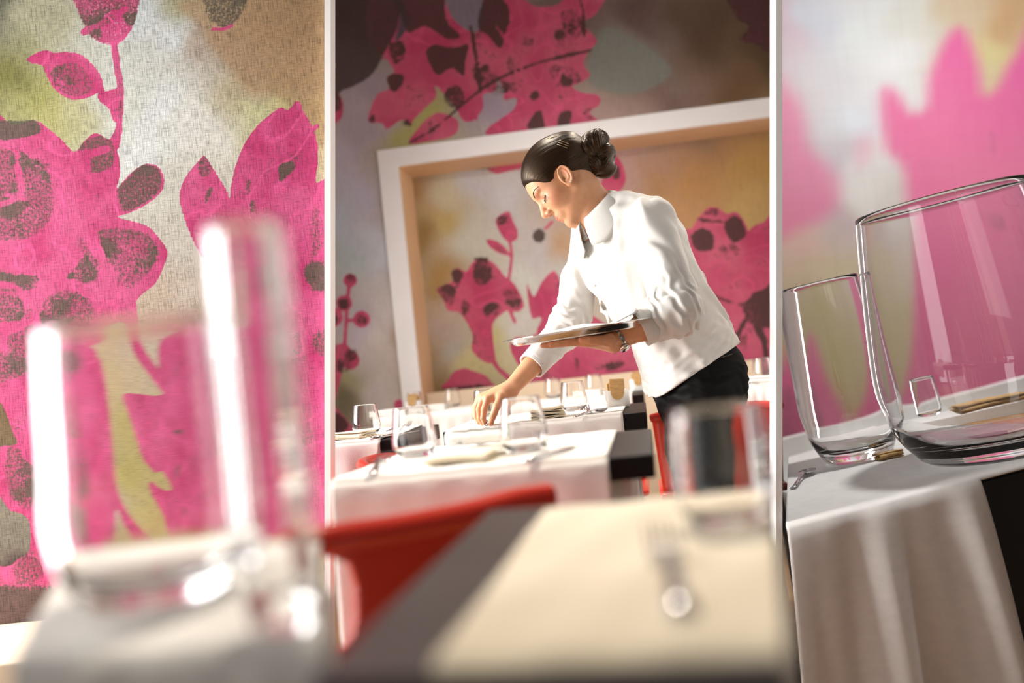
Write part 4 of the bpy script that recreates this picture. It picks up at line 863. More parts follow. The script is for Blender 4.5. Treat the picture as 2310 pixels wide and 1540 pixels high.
for x, y in ((xl0 + 0.10, yf + 0.10), (xr - 0.1, yf + 0.10), (xr - 0.1, yb - 0.1), (xl1 + 0.12, yb - 0.1)):
    q = G0 + ex * x + ey * y - nrm * 0.47; hgt = q[2] / nrm[2]
    if hgt > 0.02:
        bm = bmesh.new(); bm_box(bm, x - 0.03, x + 0.03, y - 0.03, y + 0.03, -0.47 - hgt + 0.012, -0.465); obj('leg', bm, M['metal_white'], r)
v, f = [], []; n = 110; rows = []
for t in np.linspace(1, 0.0, 26): rows.append(('h', t))
for t in np.linspace(0.01, 1, 24): rows.append(('t', t))
ks = int(n * (xk - xl0) / (xr - xl0))
for kind, t in rows:
    for k in range(n + 1):
        u = k / n; x = (xl0 + u * (xk - xl0) * n / ks) if k <= ks else xk + (xr - xk) * (k - ks) / (n - ks)
        if kind == 't': xx = x + (xl1 - xl0) * t * (1 - u); v.append((xx, yf - 0.004 + t * (yb - yf), 0.002 + 0.001 * math.sin(13 * u + 5 * t)))
        else:
            uu = k / ks
            wv = 0.045 * t ** 0.75 * (1.15 + math.sin(15 * uu + 0.5 + 1.2 * t) + 0.55 * math.sin(27 * uu + 2)) if t > 0 else 0
            v.append((x - 0.15 * t * (1 - uu) if kind == 'h' else x, yf - 0.008 - wv, -0.004 - 0.66 * t))
for i in range(len(rows) - 1):
    for k in range(n):
        if rows[i][0] == 'h' and i < 25 and k >= ks: continue        # the cloth hangs down only left of the black end
        f.append((i * (n + 1) + k, i * (n + 1) + k + 1, (i + 1) * (n + 1) + k + 1, (i + 1) * (n + 1) + k))
o = pydata('tablecloth', v, f, M['cloth_grey']); o.matrix_basis = MR; md = o.modifiers.new('thickness', 'SOLIDIFY'); md.thickness = 0.004; md.offset = 0
tag(o, 'white cloth hanging in folds over the low table beside its black end', 'tablecloth')
def on_low(label, px, py, name='large_tumbler', dz=0.0055, **k):
    x, y = loc_of(px, py) if px is not None else (0.0, 0.0)
    q = G0 + ex * x + ey * y + nrm * dz
    o = glass(label, (0, 0, 0), name=name, **k); m = MR.copy(); m.translation = Vector(q); o.matrix_basis = m; return o
on_low('large clear tumbler standing at the front of the low table', None, None, h=0.66, rr=0.212, rb=0.268, rf=0.200, wall=0.010, base=0.035, n=96)
xs, ys = edge_x(1776, 0.42) + 0.228, 0.42
def low_at(label, x, y, **k):
    q = G0 + ex * x + ey * y + nrm * 0.0055; o = glass(label, (0, 0, 0), name='large_tumbler', **k); m = MR.copy(); m.translation = Vector(q); o.matrix_basis = m; return o
low_at('clear tumbler behind at the left, half hidden by the large one', xs, ys, h=0.53, rr=0.118, rb=0.138, rf=0.10, wall=0.008, base=0.03, n=72)
on_low('small clear tumbler seen through the large one', 2095, 968, h=0.16, rr=0.042, rb=0.048, rf=0.036, wall=0.004, base=0.012)
def low_item(o, px, py, az, s):
    x, y = loc_of(px, py); q = G0 + ex * x + ey * y + nrm * 0.0055
    o.matrix_basis = Matrix.Translation(Vector(q)) @ MR.to_3x3().to_4x4() @ Matrix.Rotation(az, 4, 'Z') @ Matrix.Scale(s, 4)
low_item(napkin('brown folded napkin seen through the large tumbler', (0, 0, 0), 0, 0.14, 0.07, 5, 'kraft'), 2240, 942, 1.4, 1.6)
low_item(napkin('small brown folded napkin left of the large tumbler', (0, 0, 0), 0, 0.07, 0.05, 4, 'kraft'), 2006, 1036, 1.5, 1.0)
low_item(cutlery('spoon', 'spoon at the left front edge of the low table', (0, 0, 0), 0), 1790, 1108, -0.6, 1.3)
qb = P(2040, 917, 4.7)
def at_b(x, y, z): return qb + ex * x + ey * y + nrm * z
xa = -0.72
while to_px(at_b(xa, -0.42, 0))[0] < 1772: xa += 0.01
bb = empty('wall_bench', (qb[0], qb[1], qb[2])); tag(bb, 'white bench under the soft mural of the right alcove', 'bench')
for nm, y0, y1, z0, z1 in (('backrest', -0.08, 0.0, -0.60, 0.0), ('seat', -0.42, -0.082, -0.60, -0.20)):
    v = [at_b(x, y, z) for z in (z0, z1) for y in (y0, y1) for x in (xa + (0.02 if y0 > -0.3 else 0), 2.3)]
    place(pydata(nm, v, [(0, 2, 3, 1), (4, 5, 7, 6), (0, 1, 5, 4), (2, 6, 7, 3), (0, 4, 6, 2), (1, 3, 7, 5)], M['white_paint'], None, False), bb)
print('LOW', xl0, xl1, xk, xr, loc_of(1780, 1003), loc_of(2310, 830))
# ------------------------------------------------------------------ implicit surfaces for the person
def sd_cone(p, a, b, ra, rb):
    a, b = np.asarray(a, np.float32), np.asarray(b, np.float32); ab = b - a; q = p - a
    t = np.clip(q @ ab / (ab @ ab), 0, 1); return np.linalg.norm(q - t[:, None] * ab, axis=1) - (ra + (rb - ra) * t)
def sd_chain(p, pts, rad, k=0.004):
    d = None
    for i in range(len(pts) - 1):
        e = sd_cone(p, pts[i], pts[i + 1], rad[i], rad[i + 1]); d = e if d is None else smin(d, e, k)
    return d
def smin(a, b, k):
    h = np.maximum(k - np.abs(a - b), 0) / k; return np.minimum(a, b) - h * h * k * 0.25
def smax(a, b, k): return -smin(-a, -b, k)
def sd_ell(p, c, r, R=None):
    q = p - np.asarray(c, np.float32)
    if R is not None: q = q @ np.asarray(R, np.float32)
    q2 = q / np.asarray(r, np.float32); k = np.linalg.norm(q2, axis=1) + 1e-6; L = np.linalg.norm(q, axis=1); return L * (1 - 1 / k)
def sd_loft(p, secs, k=0.02):
    """secs: (centre, facing angle, half width, half depth)"""
    d = None
    for (c0, f0, w0, d0), (c1, f1, w1, d1) in zip(secs[:-1], secs[1:]):
        c0, c1 = np.asarray(c0, np.float32), np.asarray(c1, np.float32); ab = c1 - c0; L = np.linalg.norm(ab); ax = ab / L
        q = p - c0; t = np.clip(q @ ax / L, 0, 1); v = q - t[:, None] * ab
        f = f0 + (f1 - f0) * t; wx = np.stack([np.sin(f), -np.cos(f), np.zeros_like(f)], 1)
        wx = wx - (wx @ ax)[:, None] * ax; wx /= np.linalg.norm(wx, axis=1)[:, None]; dx = np.cross(wx, ax[None, :])
        w_ = w0 + (w1 - w0) * t; d_ = d0 + (d1 - d0) * t
        lw = (v * wx).sum(1) / w_; ld = (v * dx).sum(1) / d_; la = (v @ ax) / np.minimum(w_, d_)
        r = np.sqrt(np.abs(lw) ** 2.3 + np.abs(ld) ** 2.3 + la * la) + 1e-6; Lv = np.linalg.norm(v, axis=1)
        e = np.where(r < 0.05, -np.minimum(w_, d_), Lv * (1 - 1 / r)); d = e if d is None else smin(d, e, k)
    return d
def polygonize(f, lo, hi, h, c=6, slack=1.35, pad=0.008):
    lo, hi = np.array(lo, float), np.array(hi, float); nb = np.ceil((hi - lo) / (h * c)).astype(int); n = nb * c
    g = [lo[i] + h * c * (np.arange(nb[i]) + 0.5) - 0.5 * h for i in range(3)]
    B = np.stack(np.meshgrid(*g, indexing='ij'), -1).reshape(-1, 3).astype(np.float32)
    fc = np.concatenate([f(B[i:i + 200000]) for i in range(0, len(B), 200000)]).reshape(nb)
    Fv = np.repeat(np.repeat(np.repeat(fc, c, 0), c, 1), c, 2).astype(np.float32)
    act = np.abs(fc) < h * c * 0.87 * slack + pad
    bi = np.argwhere(act) * c; off = np.stack(np.meshgrid(*[np.arange(c)] * 3, indexing='ij'), -1).reshape(-1, 3)
    for i in range(0, len(bi), 1500):
        ii = (bi[i:i + 1500, None, :] + off[None]).reshape(-1, 3); pts = (lo + ii * h).astype(np.float32)
        Fv[ii[:, 0], ii[:, 1], ii[:, 2]] = f(pts)
    S = Fv < 0
    mixed = np.zeros(np.array(n) - 1, bool); s0 = S[:-1, :-1, :-1]
    for a in (0, 1):
        for b in (0, 1):
            for d in (0, 1):
                mixed |= S[a:n[0] - 1 + a, b:n[1] - 1 + b, d:n[2] - 1 + d] != s0
    cells = np.argwhere(mixed); idm = np.full(mixed.shape, -1, np.int32); idm[mixed] = np.arange(len(cells), dtype=np.int32)
    cor = np.array([(a, b, d) for a in (0, 1) for b in (0, 1) for d in (0, 1)])
    val = np.stack([Fv[cells[:, 0] + q[0], cells[:, 1] + q[1], cells[:, 2] + q[2]] for q in cor], 1)
    acc = np.zeros((len(cells), 3)); cnt = np.zeros(len(cells))
    for i in range(8):
        for j in range(i + 1, 8):
            if abs(cor[i] - cor[j]).sum() == 1:
                m = (val[:, i] < 0) != (val[:, j] < 0); t = val[m, i] / (val[m, i] - val[m, j])
                acc[m] += cor[i] + t[:, None] * (cor[j] - cor[i]); cnt[m] += 1
    V = lo + (cells + acc / cnt[:, None]) * h
    Q = []
    for ax in range(3):
        sl0 = [slice(None)] * 3; sl1 = [slice(None)] * 3; sl0[ax] = slice(0, -1); sl1[ax] = slice(1, None)
        A, Bq = S[tuple(sl0)], S[tuple(sl1)]; e = np.argwhere(A != Bq); o1, o2 = (ax + 1) % 3, (ax + 2) % 3
        e = e[(e[:, o1] > 0) & (e[:, o2] > 0) & (e[:, o1] < n[o1] - 1) & (e[:, o2] < n[o2] - 1)]
        ins = S[e[:, 0], e[:, 1], e[:, 2]]
        def cid(d1, d2):
            q = e.copy(); q[:, o1] -= d1; q[:, o2] -= d2; return idm[q[:, 0], q[:, 1], q[:, 2]]
        q = np.stack([cid(1, 1), cid(0, 1), cid(0, 0), cid(1, 0)], 1); q[~ins] = q[~ins][:, ::-1]; Q.append(q)
    Q = np.concatenate(Q); return V, Q[(Q >= 0).all(1)]
def relax(V, Q, it=1, lam=0.5):
    for _ in range(it):
        acc = np.zeros_like(V); cnt = np.zeros(len(V))
        for a, b in ((0, 1), (1, 2), (2, 3), (3, 0)):
            np.add.at(acc, Q[:, a], V[Q[:, b]]); np.add.at(cnt, Q[:, a], 1); np.add.at(acc, Q[:, b], V[Q[:, a]]); np.add.at(cnt, Q[:, b], 1)
        V = V + lam * (acc / cnt[:, None] - V)
    return V
def waves(p, seed, lam, n=7, aniso=(1, 1, 1)):
    rs = np.random.default_rng(seed); s = 0
    for i in range(n):
        k = rs.normal(size=3) * np.array(aniso); k = k / np.linalg.norm(k) * (2 * math.pi / (lam * rs.uniform(0.6, 1.6))); s = s + np.sin(p @ k.astype(np.float32) + rs.uniform(0, 6.28))
    return s / math.sqrt(n)
def sd_mesh(name, f, lo, hi, h, m, parent, colour=None, it=1, attrs=None):
    V, Q = polygonize(f, lo, hi, h); V = relax(V, Q, it); me = fast_mesh(name, V, Q)
    for nm, fn in (attrs or {}).items():
        c = fn(V); at = me.attributes.new(nm, 'FLOAT_COLOR', 'POINT'); at.data.foreach_set('color', np.c_[c, np.ones(len(c))].astype(np.float32).ravel())
    o = finish(name, me, m, None, True)
    if parent is not None: place(o, parent)
    return o

# ------------------------------------------------------------------ the person: joints
YW = 2.70
def J(x, y, Y=YW): return P(x, y, Y)
person = empty('person', (J(1585, 880)[0], YW, 0.0)); tag(person, 'person in a white shirt and black trousers leaning over a table, holding a round tray', 'person')
# head axes
al, be, ga, hs = math.radians(4), math.radians(41), math.radians(11), 0.965
hf = np.array([-math.cos(al) * math.cos(be), -math.sin(al) * math.cos(be), -math.sin(be)]); hl = np.array([math.sin(al), -math.cos(al), 0]); hu = np.cross(hf, hl)
hl, hu = hl * math.cos(ga) + hu * math.sin(ga), hu * math.cos(ga) - hl * math.sin(ga)
HR = np.column_stack([hf, hl, hu]); HO = J(1281.5, 412.5)
def HW(x, y, z): return HO + HR @ (np.array([x, y, z]) * hs)
HRf = HR.astype(np.float32); HOf = HO.astype(np.float32)
def to_head(p): return ((p - HOf) @ HRf) / hs
def head_sdf(q):                         # q in head axes: x forward, y to her left, z up
    ay = np.abs(q[:, 1]); m = np.stack([q[:, 0], ay, q[:, 2]], 1)
    d = sd_ell(q, (-0.006, 0, 0.055), (0.094, 0.0735, 0.081))
    d = smin(d, sd_ell(q, (0.044, 0, 0.030), (0.050, 0.056, 0.055)), 0.03)
    d = smin(d, sd_ell(q, (0.038, 0, -0.022), (0.052, 0.052, 0.060)), 0.03)
    d = smin(d, sd_cone(m, (0.004, 0.046, -0.040), (0.070, 0.008, -0.080), 0.017, 0.0155), 0.03)
    d = smin(d, sd_ell(q, (0.0735, 0, -0.082), (0.0155, 0.018, 0.0145)), 0.016)
    d = smin(d, sd_ell(m, (0.058, 0.040, -0.012), (0.026, 0.020, 0.021)), 0.024)
    d = smin(d, sd_ell(m, (0.082, 0.020, 0.036), (0.010, 0.026, 0.009)), 0.014)
    d = smax(d, -sd_ell(m, (0.099, 0.033, 0.019), (0.019, 0.019, 0.0125)), 0.016)
    d = smin(d, sd_ell(m, (0.0715, 0.0325, 0.0165), (0.0135, 0.0155, 0.0125)), 0.005)
    d = smin(d, sd_cone(q, (0.084, 0, 0.026), (0.1085, 0, -0.012), 0.0075, 0.0095), 0.010)
    d = smin(d, sd_ell(q, (0.1075, 0, -0.0155), (0.0105, 0.0105, 0.0092)), 0.006)
    d = smin(d, sd_ell(m, (0.0975, 0.0125, -0.0200), (0.0105, 0.0066, 0.0074)), 0.006)
    d = smax(d, -sd_ell(m, (0.1005, 0.0072, -0.0275), (0.0055, 0.0034, 0.0042)), 0.003)
    d = smin(d, sd_ell(q, (0.080, 0, -0.048), (0.016, 0.026, 0.020)), 0.014)
    d = smin(d, sd_ell(q, (0.0908, 0, -0.0440), (0.0068, 0.0205, 0.0050)), 0.005)
    d = smin(d, sd_ell(q, (0.0888, 0, -0.0545), (0.0072, 0.0175, 0.0060)), 0.005)
    d = smax(d, -sd_ell(q, (0.0950, 0, -0.0655), (0.0080, 0.0160, 0.0045)), 0.008)
    return d
def ear_sdf(q):
    m = np.stack([q[:, 0], np.abs(q[:, 1]), q[:, 2]], 1)
    c = np.array([0.007, 0.0735, 0.003], np.float32); v = (m - c) / 0.82
    # the ear plate leans back a little: u along it, w out of it
    th = 0.25; u = v[:, 2] * math.cos(th) + -v[:, 0] * math.sin(th); s = v[:, 0] * math.cos(th) + v[:, 2] * math.sin(th) * 1.0; w_ = v[:, 1] + v[:, 0] * 0.42
    s = s - 0.0
    e = np.sqrt((u / 0.031) ** 2 + (s / 0.0185) ** 2) + 1e-6; rad = np.sqrt(u * u + s * s)
    ring = np.sqrt((rad * (1 - 1 / e)) ** 2 + (w_ - 0.006) ** 2) - 0.0036
    ring = smax(ring, -(s - 0.010 + 0.3 * u - 0.004), 0.004) if False else ring
    plate = np.maximum(np.abs(w_ - 0.0005) - 0.0028, rad * (1 - 1 / e))
    e2 = np.sqrt(((u - 0.002) / 0.019) ** 2 + ((s - 0.001) / 0.0105) ** 2) + 1e-6; r2 = np.sqrt((u - 0.002) ** 2 + (s - 0.001) ** 2)
    anti = np.sqrt((r2 * (1 - 1 / e2)) ** 2 + (w_ - 0.004) ** 2) - 0.0026
    lobe = sd_ell(np.stack([s, w_, u], 1), (0.004, 0.002, -0.030), (0.009, 0.004, 0.010))
    tragus = sd_ell(np.stack([s, w_, u], 1), (0.0145, 0.004, -0.006), (0.005, 0.004, 0.007))
    d = smin(smin(smin(plate, ring, 0.004), anti, 0.003), smin(lobe, tragus, 0.004), 0.005)
    return smax(d, -sd_ell(np.stack([s, w_, u], 1), (0.008, 0.006, -0.007), (0.0045, 0.006, 0.006)), 0.003) * 0.82
# arms and hands
shL, elL, wrL = J(1468, 500, 2.56), J(1526, 702, 2.465), J(1384, 770.5, 2.455)
shR, elR, wrR = J(1338, 528, 2.83), J(1284, 735, 2.80), J(1146, 883, 2.675)
KN_R = [J(1100, 899, 2.652), J(1090, 897, 2.672), J(1084, 898, 2.690), J(1081, 903, 2.706)]
FG_R = [[J(1092, 924, 2.648), J(1090, 943, 2.650), J(1095, 958.5, 2.654)], [J(1081, 923, 2.668), J(1082, 944, 2.668), J(1090, 958, 2.668)], [J(1074, 921, 2.688), J(1074, 940, 2.686), J(1080, 953, 2.682)], [J(1071, 919, 2.706), J(1070, 933, 2.702), J(1074, 944, 2.698)]]
TH_R = [J(1131, 893, 2.648), J(1121, 915, 2.636), J(1112, 938, 2.636), J(1107, 956.5, 2.644)]
def hand_r(p):
    d = None
    for k, q in zip(KN_R, (0, 0, 0, 0)):
        e = sd_cone(p, wrR, k, 0.0195, 0.0112); d = e if d is None else smin(d, e, 0.014)
    d = smin(d, sd_cone(p, wrR, TH_R[0], 0.017, 0.0115), 0.012)
    for k, g in zip(KN_R, FG_R): d = smin(d, sd_chain(p, [k] + g, [0.0098, 0.0083, 0.0074, 0.0058], 0.003), 0.0045)
    return smin(d, sd_chain(p, TH_R, [0.0118, 0.0100, 0.0092, 0.0068], 0.003), 0.005)
# the tray: its plane, then the hand under it
TC = J(1302, 752, 2.455); tr = J(1402, 736.2, 2.455) - TC; tr = tr / np.linalg.norm(tr); tn = np.cross(tr, np.array([0, 1.0, 0.02])); tn /= np.linalg.norm(tn)
if tn[2] < 0: tn = -tn
tf_ = np.cross(tn, tr)                   # away from the camera
def TRY(x, y, z): return TC + tr * x + tf_ * y + tn * z
zb = -0.0085                             # underside of the tray
KN_L = [TRY(0.012, -0.036, zb - 0.0125), TRY(0.004, -0.012, zb - 0.0115), TRY(0.007, 0.011, zb - 0.0115), TRY(0.016, 0.032, zb - 0.0115)]
FG_L = [[TRY(-0.028, -0.042, zb - 0.0095), TRY(-0.050, -0.044, zb - 0.0085), TRY(-0.069, -0.046, zb - 0.0072)], [TRY(-0.040, -0.014, zb - 0.0095), TRY(-0.066, -0.014, zb - 0.0085), TRY(-0.087, -0.014, zb - 0.0072)], [TRY(-0.034, 0.014, zb - 0.0095), TRY(-0.058, 0.017, zb - 0.0085), TRY(-0.078, 0.019, zb - 0.0072)], [TRY(-0.016, 0.042, zb - 0.0092), TRY(-0.034, 0.048, zb - 0.0082), TRY(-0.050, 0.052, zb - 0.0068)]]
TH_L = [TRY(0.070, -0.040, zb - 0.020), TRY(0.046, -0.060, zb - 0.017), TRY(0.022, -0.070, zb - 0.012), TRY(0.003, -0.072, zb - 0.0085)]
def hand_l(p):
    d = None
    for k in KN_L:
        e = sd_cone(p, wrL, k, 0.0185, 0.0122); d = e if d is None else smin(d, e, 0.014)
    d = smin(d, sd_cone(p, wrL, TH_L[0], 0.018, 0.0145), 0.014); d = smin(d, sd_cone(p, TH_L[0], KN_L[0], 0.0135, 0.0115), 0.012)
    for k, g in zip(KN_L, FG_L): d = smin(d, sd_chain(p, [k] + g, [0.0106, 0.0088, 0.0079, 0.0064], 0.003), 0.0045)
    return smin(d, sd_chain(p, TH_L, [0.0135, 0.0112, 0.0098, 0.0076], 0.003), 0.005)
def box_guard(p, c, r, fn):              # evaluate fn only near its part of the body
    v = np.linalg.norm(p - np.asarray(c, np.float32), axis=1) - r; m = v < 0.02; out = v + 0.02
    if m.any(): out[m] = fn(p[m])
    return out
def body_sdf(p):
    d = box_guard(p, HW(0.01, 0, 0.03), 0.17, lambda q: smin(head_sdf(to_head(q)), ear_sdf(to_head(q)), 0.006) * hs)
    nk = sd_cone(p, HW(-0.018, 0, -0.012), J(1354, 492), 0.050, 0.054); nk = smin(nk, sd_cone(p, HW(-0.004, 0, -0.045), J(1338, 514), 0.030, 0.042), 0.03)
    d = smin(d, nk, 0.014)
    d = smin(d, sd_loft(p, TORSO_CORE), 0.04)
    d = smin(d, sd_chain(p, [shL, elL], [0.046, 0.036], 0.01), 0.02); d = smin(d, sd_chain(p, [elL, 0.55 * elL + 0.45 * wrL, wrL], [0.037, 0.033, 0.0215], 0.02), 0.01)
    d = smin(d, sd_chain(p, [shR, elR], [0.046, 0.036], 0.01), 0.02); d = smin(d, sd_chain(p, [elR, 0.6 * elR + 0.4 * wrR, wrR], [0.037, 0.033, 0.0205], 0.02), 0.01)
    d = smin(d, box_guard(p, J(1110, 915, 2.67), 0.10, hand_r), 0.010)
    return smin(d, box_guard(p, TRY(0.0, 0, -0.01), 0.14, hand_l), 0.010)
R_ = math.radians
TORSO = [(J(1576, 846), R_(14), 0.150, 0.110), (J(1533, 752), R_(26), 0.120, 0.092), (J(1482, 668), R_(33), 0.130, 0.102), (J(1440, 592), R_(36), 0.146, 0.112), (J(1408, 528), R_(36), 0.150, 0.088), (J(1392, 486), R_(36), 0.095, 0.058)]
TORSO_CORE = [(c, f, w_ * 0.86, d_ * 0.82) for c, f, w_, d_ in TORSO]

def skin_mat():
    m = bpy.data.materials.new('skin'); m.use_nodes = True; nt = m.node_tree; b = nt.nodes['Principled BSDF']
    at = nt.nodes.new('ShaderNodeAttribute'); at.attribute_name = 'tint'
    tc = nt.nodes.new('ShaderNodeTexCoord'); n = nt.nodes.new('ShaderNodeTexNoise'); n.inputs['Scale'].default_value = 90; n.inputs['Detail'].default_value = 4; nt.links.new(tc.outputs['Object'], n.inputs['Vector'])
    r = nt.nodes.new('ShaderNodeMapRange'); r.inputs[3].default_value = 0.9; r.inputs[4].default_value = 1.08; nt.links.new(n.outputs[0], r.inputs[0])
    mx = nt.nodes.new('ShaderNodeMix'); mx.data_type = 'RGBA'; mx.blend_type = 'MULTIPLY'; mx.inputs[0].default_value = 1
    nt.links.new(at.outputs['Color'], mx.inputs[6]); nt.links.new(r.outputs[0], mx.inputs[7]); nt.links.new(mx.outputs[2], b.inputs['Base Color'])
    b.inputs['Roughness'].default_value = 0.48; b.inputs['Subsurface Weight'].default_value = 0.12; b.inputs['Subsurface Radius'].default_value = (0.02, 0.008, 0.004); b.inputs['Subsurface Scale'].default_value = 0.3
    b.inputs['Specular IOR Level'].default_value = 0.35
    return m
def skin_tint(V):
    base = np.tile(s2l((214, 158, 120)), (len(V), 1)); q = to_head(V.astype(np.float32)); ay = np.abs(q[:, 1]); m = np.stack([q[:, 0], ay, q[:, 2]], 1)
    def blend(mask, c):
        nonlocal base
        base = base * (1 - mask[:, None]) + s2l(c) * mask[:, None]
    near = (np.linalg.norm(q, axis=1) < 0.16)
    g = lambda c, r: near * np.clip(1.6 - 1.6 * (((m - np.array(c)) / np.array(r)) ** 2).sum(1), 0, 1)
    blend(0.35 * g((0.06, 0.045, -0.012), (0.03, 0.03, 0.028)), (214, 128, 98))
    blend(0.75 * np.maximum(g((0.094, 0, -0.0435), (0.012, 0.021, 0.0048)), g((0.093, 0, -0.0540), (0.012, 0.018, 0.0062))), (188, 92, 88))
    blend(0.8 * g((0.094, 0, -0.0490), (0.012, 0.022, 0.0016)), (120, 52, 48))  # shade between the lips painted as a dark line, no groove modelled
    blend(0.8 * g((0.1005, 0.0072, -0.0275), (0.006, 0.004, 0.004)), (96, 48, 36))  # shade inside the nostrils put into the skin colour
    blend(0.5 * g((0.083, 0.0325, 0.017), (0.012, 0.017, 0.009)), (150, 100, 82))
    blend(0.35 * g((0.102, 0, -0.016), (0.014, 0.016, 0.012)), (220, 130, 100))
    blend(0.35 * g((-0.010, 0.078, 0.01), (0.02, 0.012, 0.03)), (220, 126, 96))
    tips = np.zeros(len(V))
    for g_ in FG_R + FG_L + [TH_R[1:], TH_L[1:]]:
        tips = np.maximum(tips, np.clip(1 - np.linalg.norm(V - g_[2], axis=1) / 0.014, 0, 1))
    blend(0.5 * tips, (224, 140, 112))
    return base
lo_b = np.array([J(1040, 940, 2.65)[0], 2.36, 0.68]); hi_b = np.array([J(1640, 900)[0] + 0.06, 2.98, 1.46])
body = sd_mesh('body', body_sdf, lo_b, hi_b, 0.0021, skin_mat(), person, it=1, attrs={'tint': skin_tint})

# ---- hair
def hair_sdf(p):
    q = to_head(p); ay = np.abs(q[:, 1]); m = np.stack([q[:, 0], ay, q[:, 2]], 1)
    cap = smin(sd_ell(q, (-0.006, 0, 0.056), (0.1005, 0.079, 0.087)), sd_ell(q, (0.044, 0, 0.034), (0.052, 0.060, 0.060)), 0.03)
    # hairline: from the forehead past the temple and over the ear to the nape
    hx = np.array([0.12, 0.088, 0.074, 0.056, 0.040, 0.030, 0.022, 0.004, -0.012, -0.034, -0.070, -0.11]); hz = np.array([0.092, 0.086, 0.068, 0.036, 0.020, 0.018, 0.028, 0.032, 0.010, -0.030, -0.056, -0.05])
    line = np.interp(q[:, 0], hx[::-1], hz[::-1]).astype(np.float32)
    line = line + np.where(q[:, 0] > 0.04, -0.006 + 3.0 * (ay - 0.03) * 0, 0)
    cap = cap + 0.0052 * np.exp(-np.maximum(q[:, 2] - line, 0) / 0.011)
    d = smax(cap, (line - q[:, 2]) * 0.75, 0.004)
    d = smin(d, sd_cone(p, HW(-0.070, 0, 0.060), BUN[1], 0.048, 0.034), 0.03)
    d = smin(d, sd_cone(p, HW(-0.060, 0, 0.0), BUN[2], 0.040, 0.030), 0.03)
    return (d + 0.0003 * np.sin(strand_coord(p) * 40 + 3 * np.sin(q[:, 0] * 40))) * hs
BUN = [J(1345, 332), J(1318, 352), J(1334, 372), J(1362, 370)]
def strand_coord(p):                      # angle about the line from brow to bun, constant along a strand
    a, b = HW(0.085, 0, 0.045), BUN[1]; ax = (b - a) / np.linalg.norm(b - a); v = p - a.astype(np.float32); v = v - (v @ ax.astype(np.float32))[:, None] * ax
    e1 = np.cross(ax, hl); e1 /= np.linalg.norm(e1); e2 = np.cross(ax, e1); return np.arctan2(v @ e2.astype(np.float32), v @ e1.astype(np.float32)).astype(np.float32)
def bun_sdf(p):
    def lobe(c, r, axis, tw, amp, ph):
        v = p - np.asarray(c, np.float32); ax = np.asarray(axis, np.float32) / np.linalg.norm(axis); e1 = np.cross(ax, [0, 1, 0.2]).astype(np.float32); e1 /= np.linalg.norm(e1); e2 = np.cross(ax, e1)
        a = np.arctan2(v @ e2, v @ e1); L = v @ ax
        return sd_ell(p, c, r) + amp * np.sin(3 * a + L * tw + ph) + 0.0009 * np.sin(26 * a + L * tw * 8)
    d = lobe(J(1342, 322, 2.695), (0.037, 0.040, 0.036), (0.5, -0.2, 0.8), 60, 0.0035, 0)
    d = smin(d, lobe(J(1361, 346, 2.70), (0.031, 0.038, 0.036), (0.9, 0, -0.4), 70, 0.0035, 1), 0.006)
    d = smin(d, lobe(J(1364, 377, 2.70), (0.030, 0.036, 0.027), (1, 0.2, 0.2), 80, 0.003, 2), 0.005)
    d = smin(d, lobe(J(1338, 372, 2.70), (0.030, 0.042, 0.030), (0.2, 0.2, 1), 70, 0.003, 0.5), 0.006)
    return smin(d, lobe(J(1324, 342, 2.70), (0.026, 0.044, 0.036), (0.2, 0.1, 1), 60, 0.003, 0.2), 0.008)
def hair_mat():
    m = bpy.data.materials.new('hair'); m.use_nodes = True; nt = m.node_tree; b = nt.nodes['Principled BSDF']; N, L = nt.nodes, nt.links
    at = N.new('ShaderNodeAttribute'); at.attribute_name = 'strand'; n = N.new('ShaderNodeTexNoise'); n.inputs['Scale'].default_value = 1.0; n.inputs['Detail'].default_value = 5; L.new(at.outputs['Vector'], n.inputs['Vector'])
    r = N.new('ShaderNodeValToRGB'); r.color_ramp.elements[0].position = 0.35; r.color_ramp.elements[0].color = (0.004, 0.0025, 0.002, 1); r.color_ramp.elements[1].position = 0.75; r.color_ramp.elements[1].color = (0.036, 0.016, 0.008, 1)
    L.new(n.outputs[0], r.inputs[0]); L.new(r.outputs[0], b.inputs['Base Color']); b.inputs['Roughness'].default_value = 0.36; b.inputs['Specular IOR Level'].default_value = 0.38
    bp = N.new('ShaderNodeBump'); bp.inputs['Strength'].default_value = 0.55; bp.inputs['Distance'].default_value = 0.0015; L.new(n.outputs[0], bp.inputs['Height']); L.new(bp.outputs[0], b.inputs['Normal'])
    b.inputs['Specular Tint'].default_value = (1.0, 0.72, 0.45, 1)
    return m
HM = hair_mat()
def strand_attr(V):
    p = V.astype(np.float32); q = to_head(p); return np.stack([strand_coord(p) * 38, q[:, 0] * 5, q[:, 2] * 2], 1)
def bun_attr(V):
    v = V - J(1350, 348, 2.70); a = np.arctan2(v[:, 2], v[:, 0]); r = np.linalg.norm(v, axis=1); return np.stack([a * 2 + r * 30, r * 260 + 2 * np.sin(a * 2), v[:, 1] * 60], 1)
hair = sd_mesh('hair', hair_sdf, HO - 0.16, HO + 0.17, 0.0026, HM, person, it=2, attrs={'strand': strand_attr})
bun = sd_mesh('hair_bun', bun_sdf, J(1345, 348) - 0.085, J(1345, 348) + 0.085, 0.002, HM, person, it=1, attrs={'strand': bun_attr}); bun['label'] = 'dark brown twisted hair bun'
M['hairpin'] = mat('hairpin', (0.75, 0.6, 0.4, 1), 0.2, 1.0); M['brow'] = mat('brow', (0.012, 0.007, 0.005, 1), 0.7)
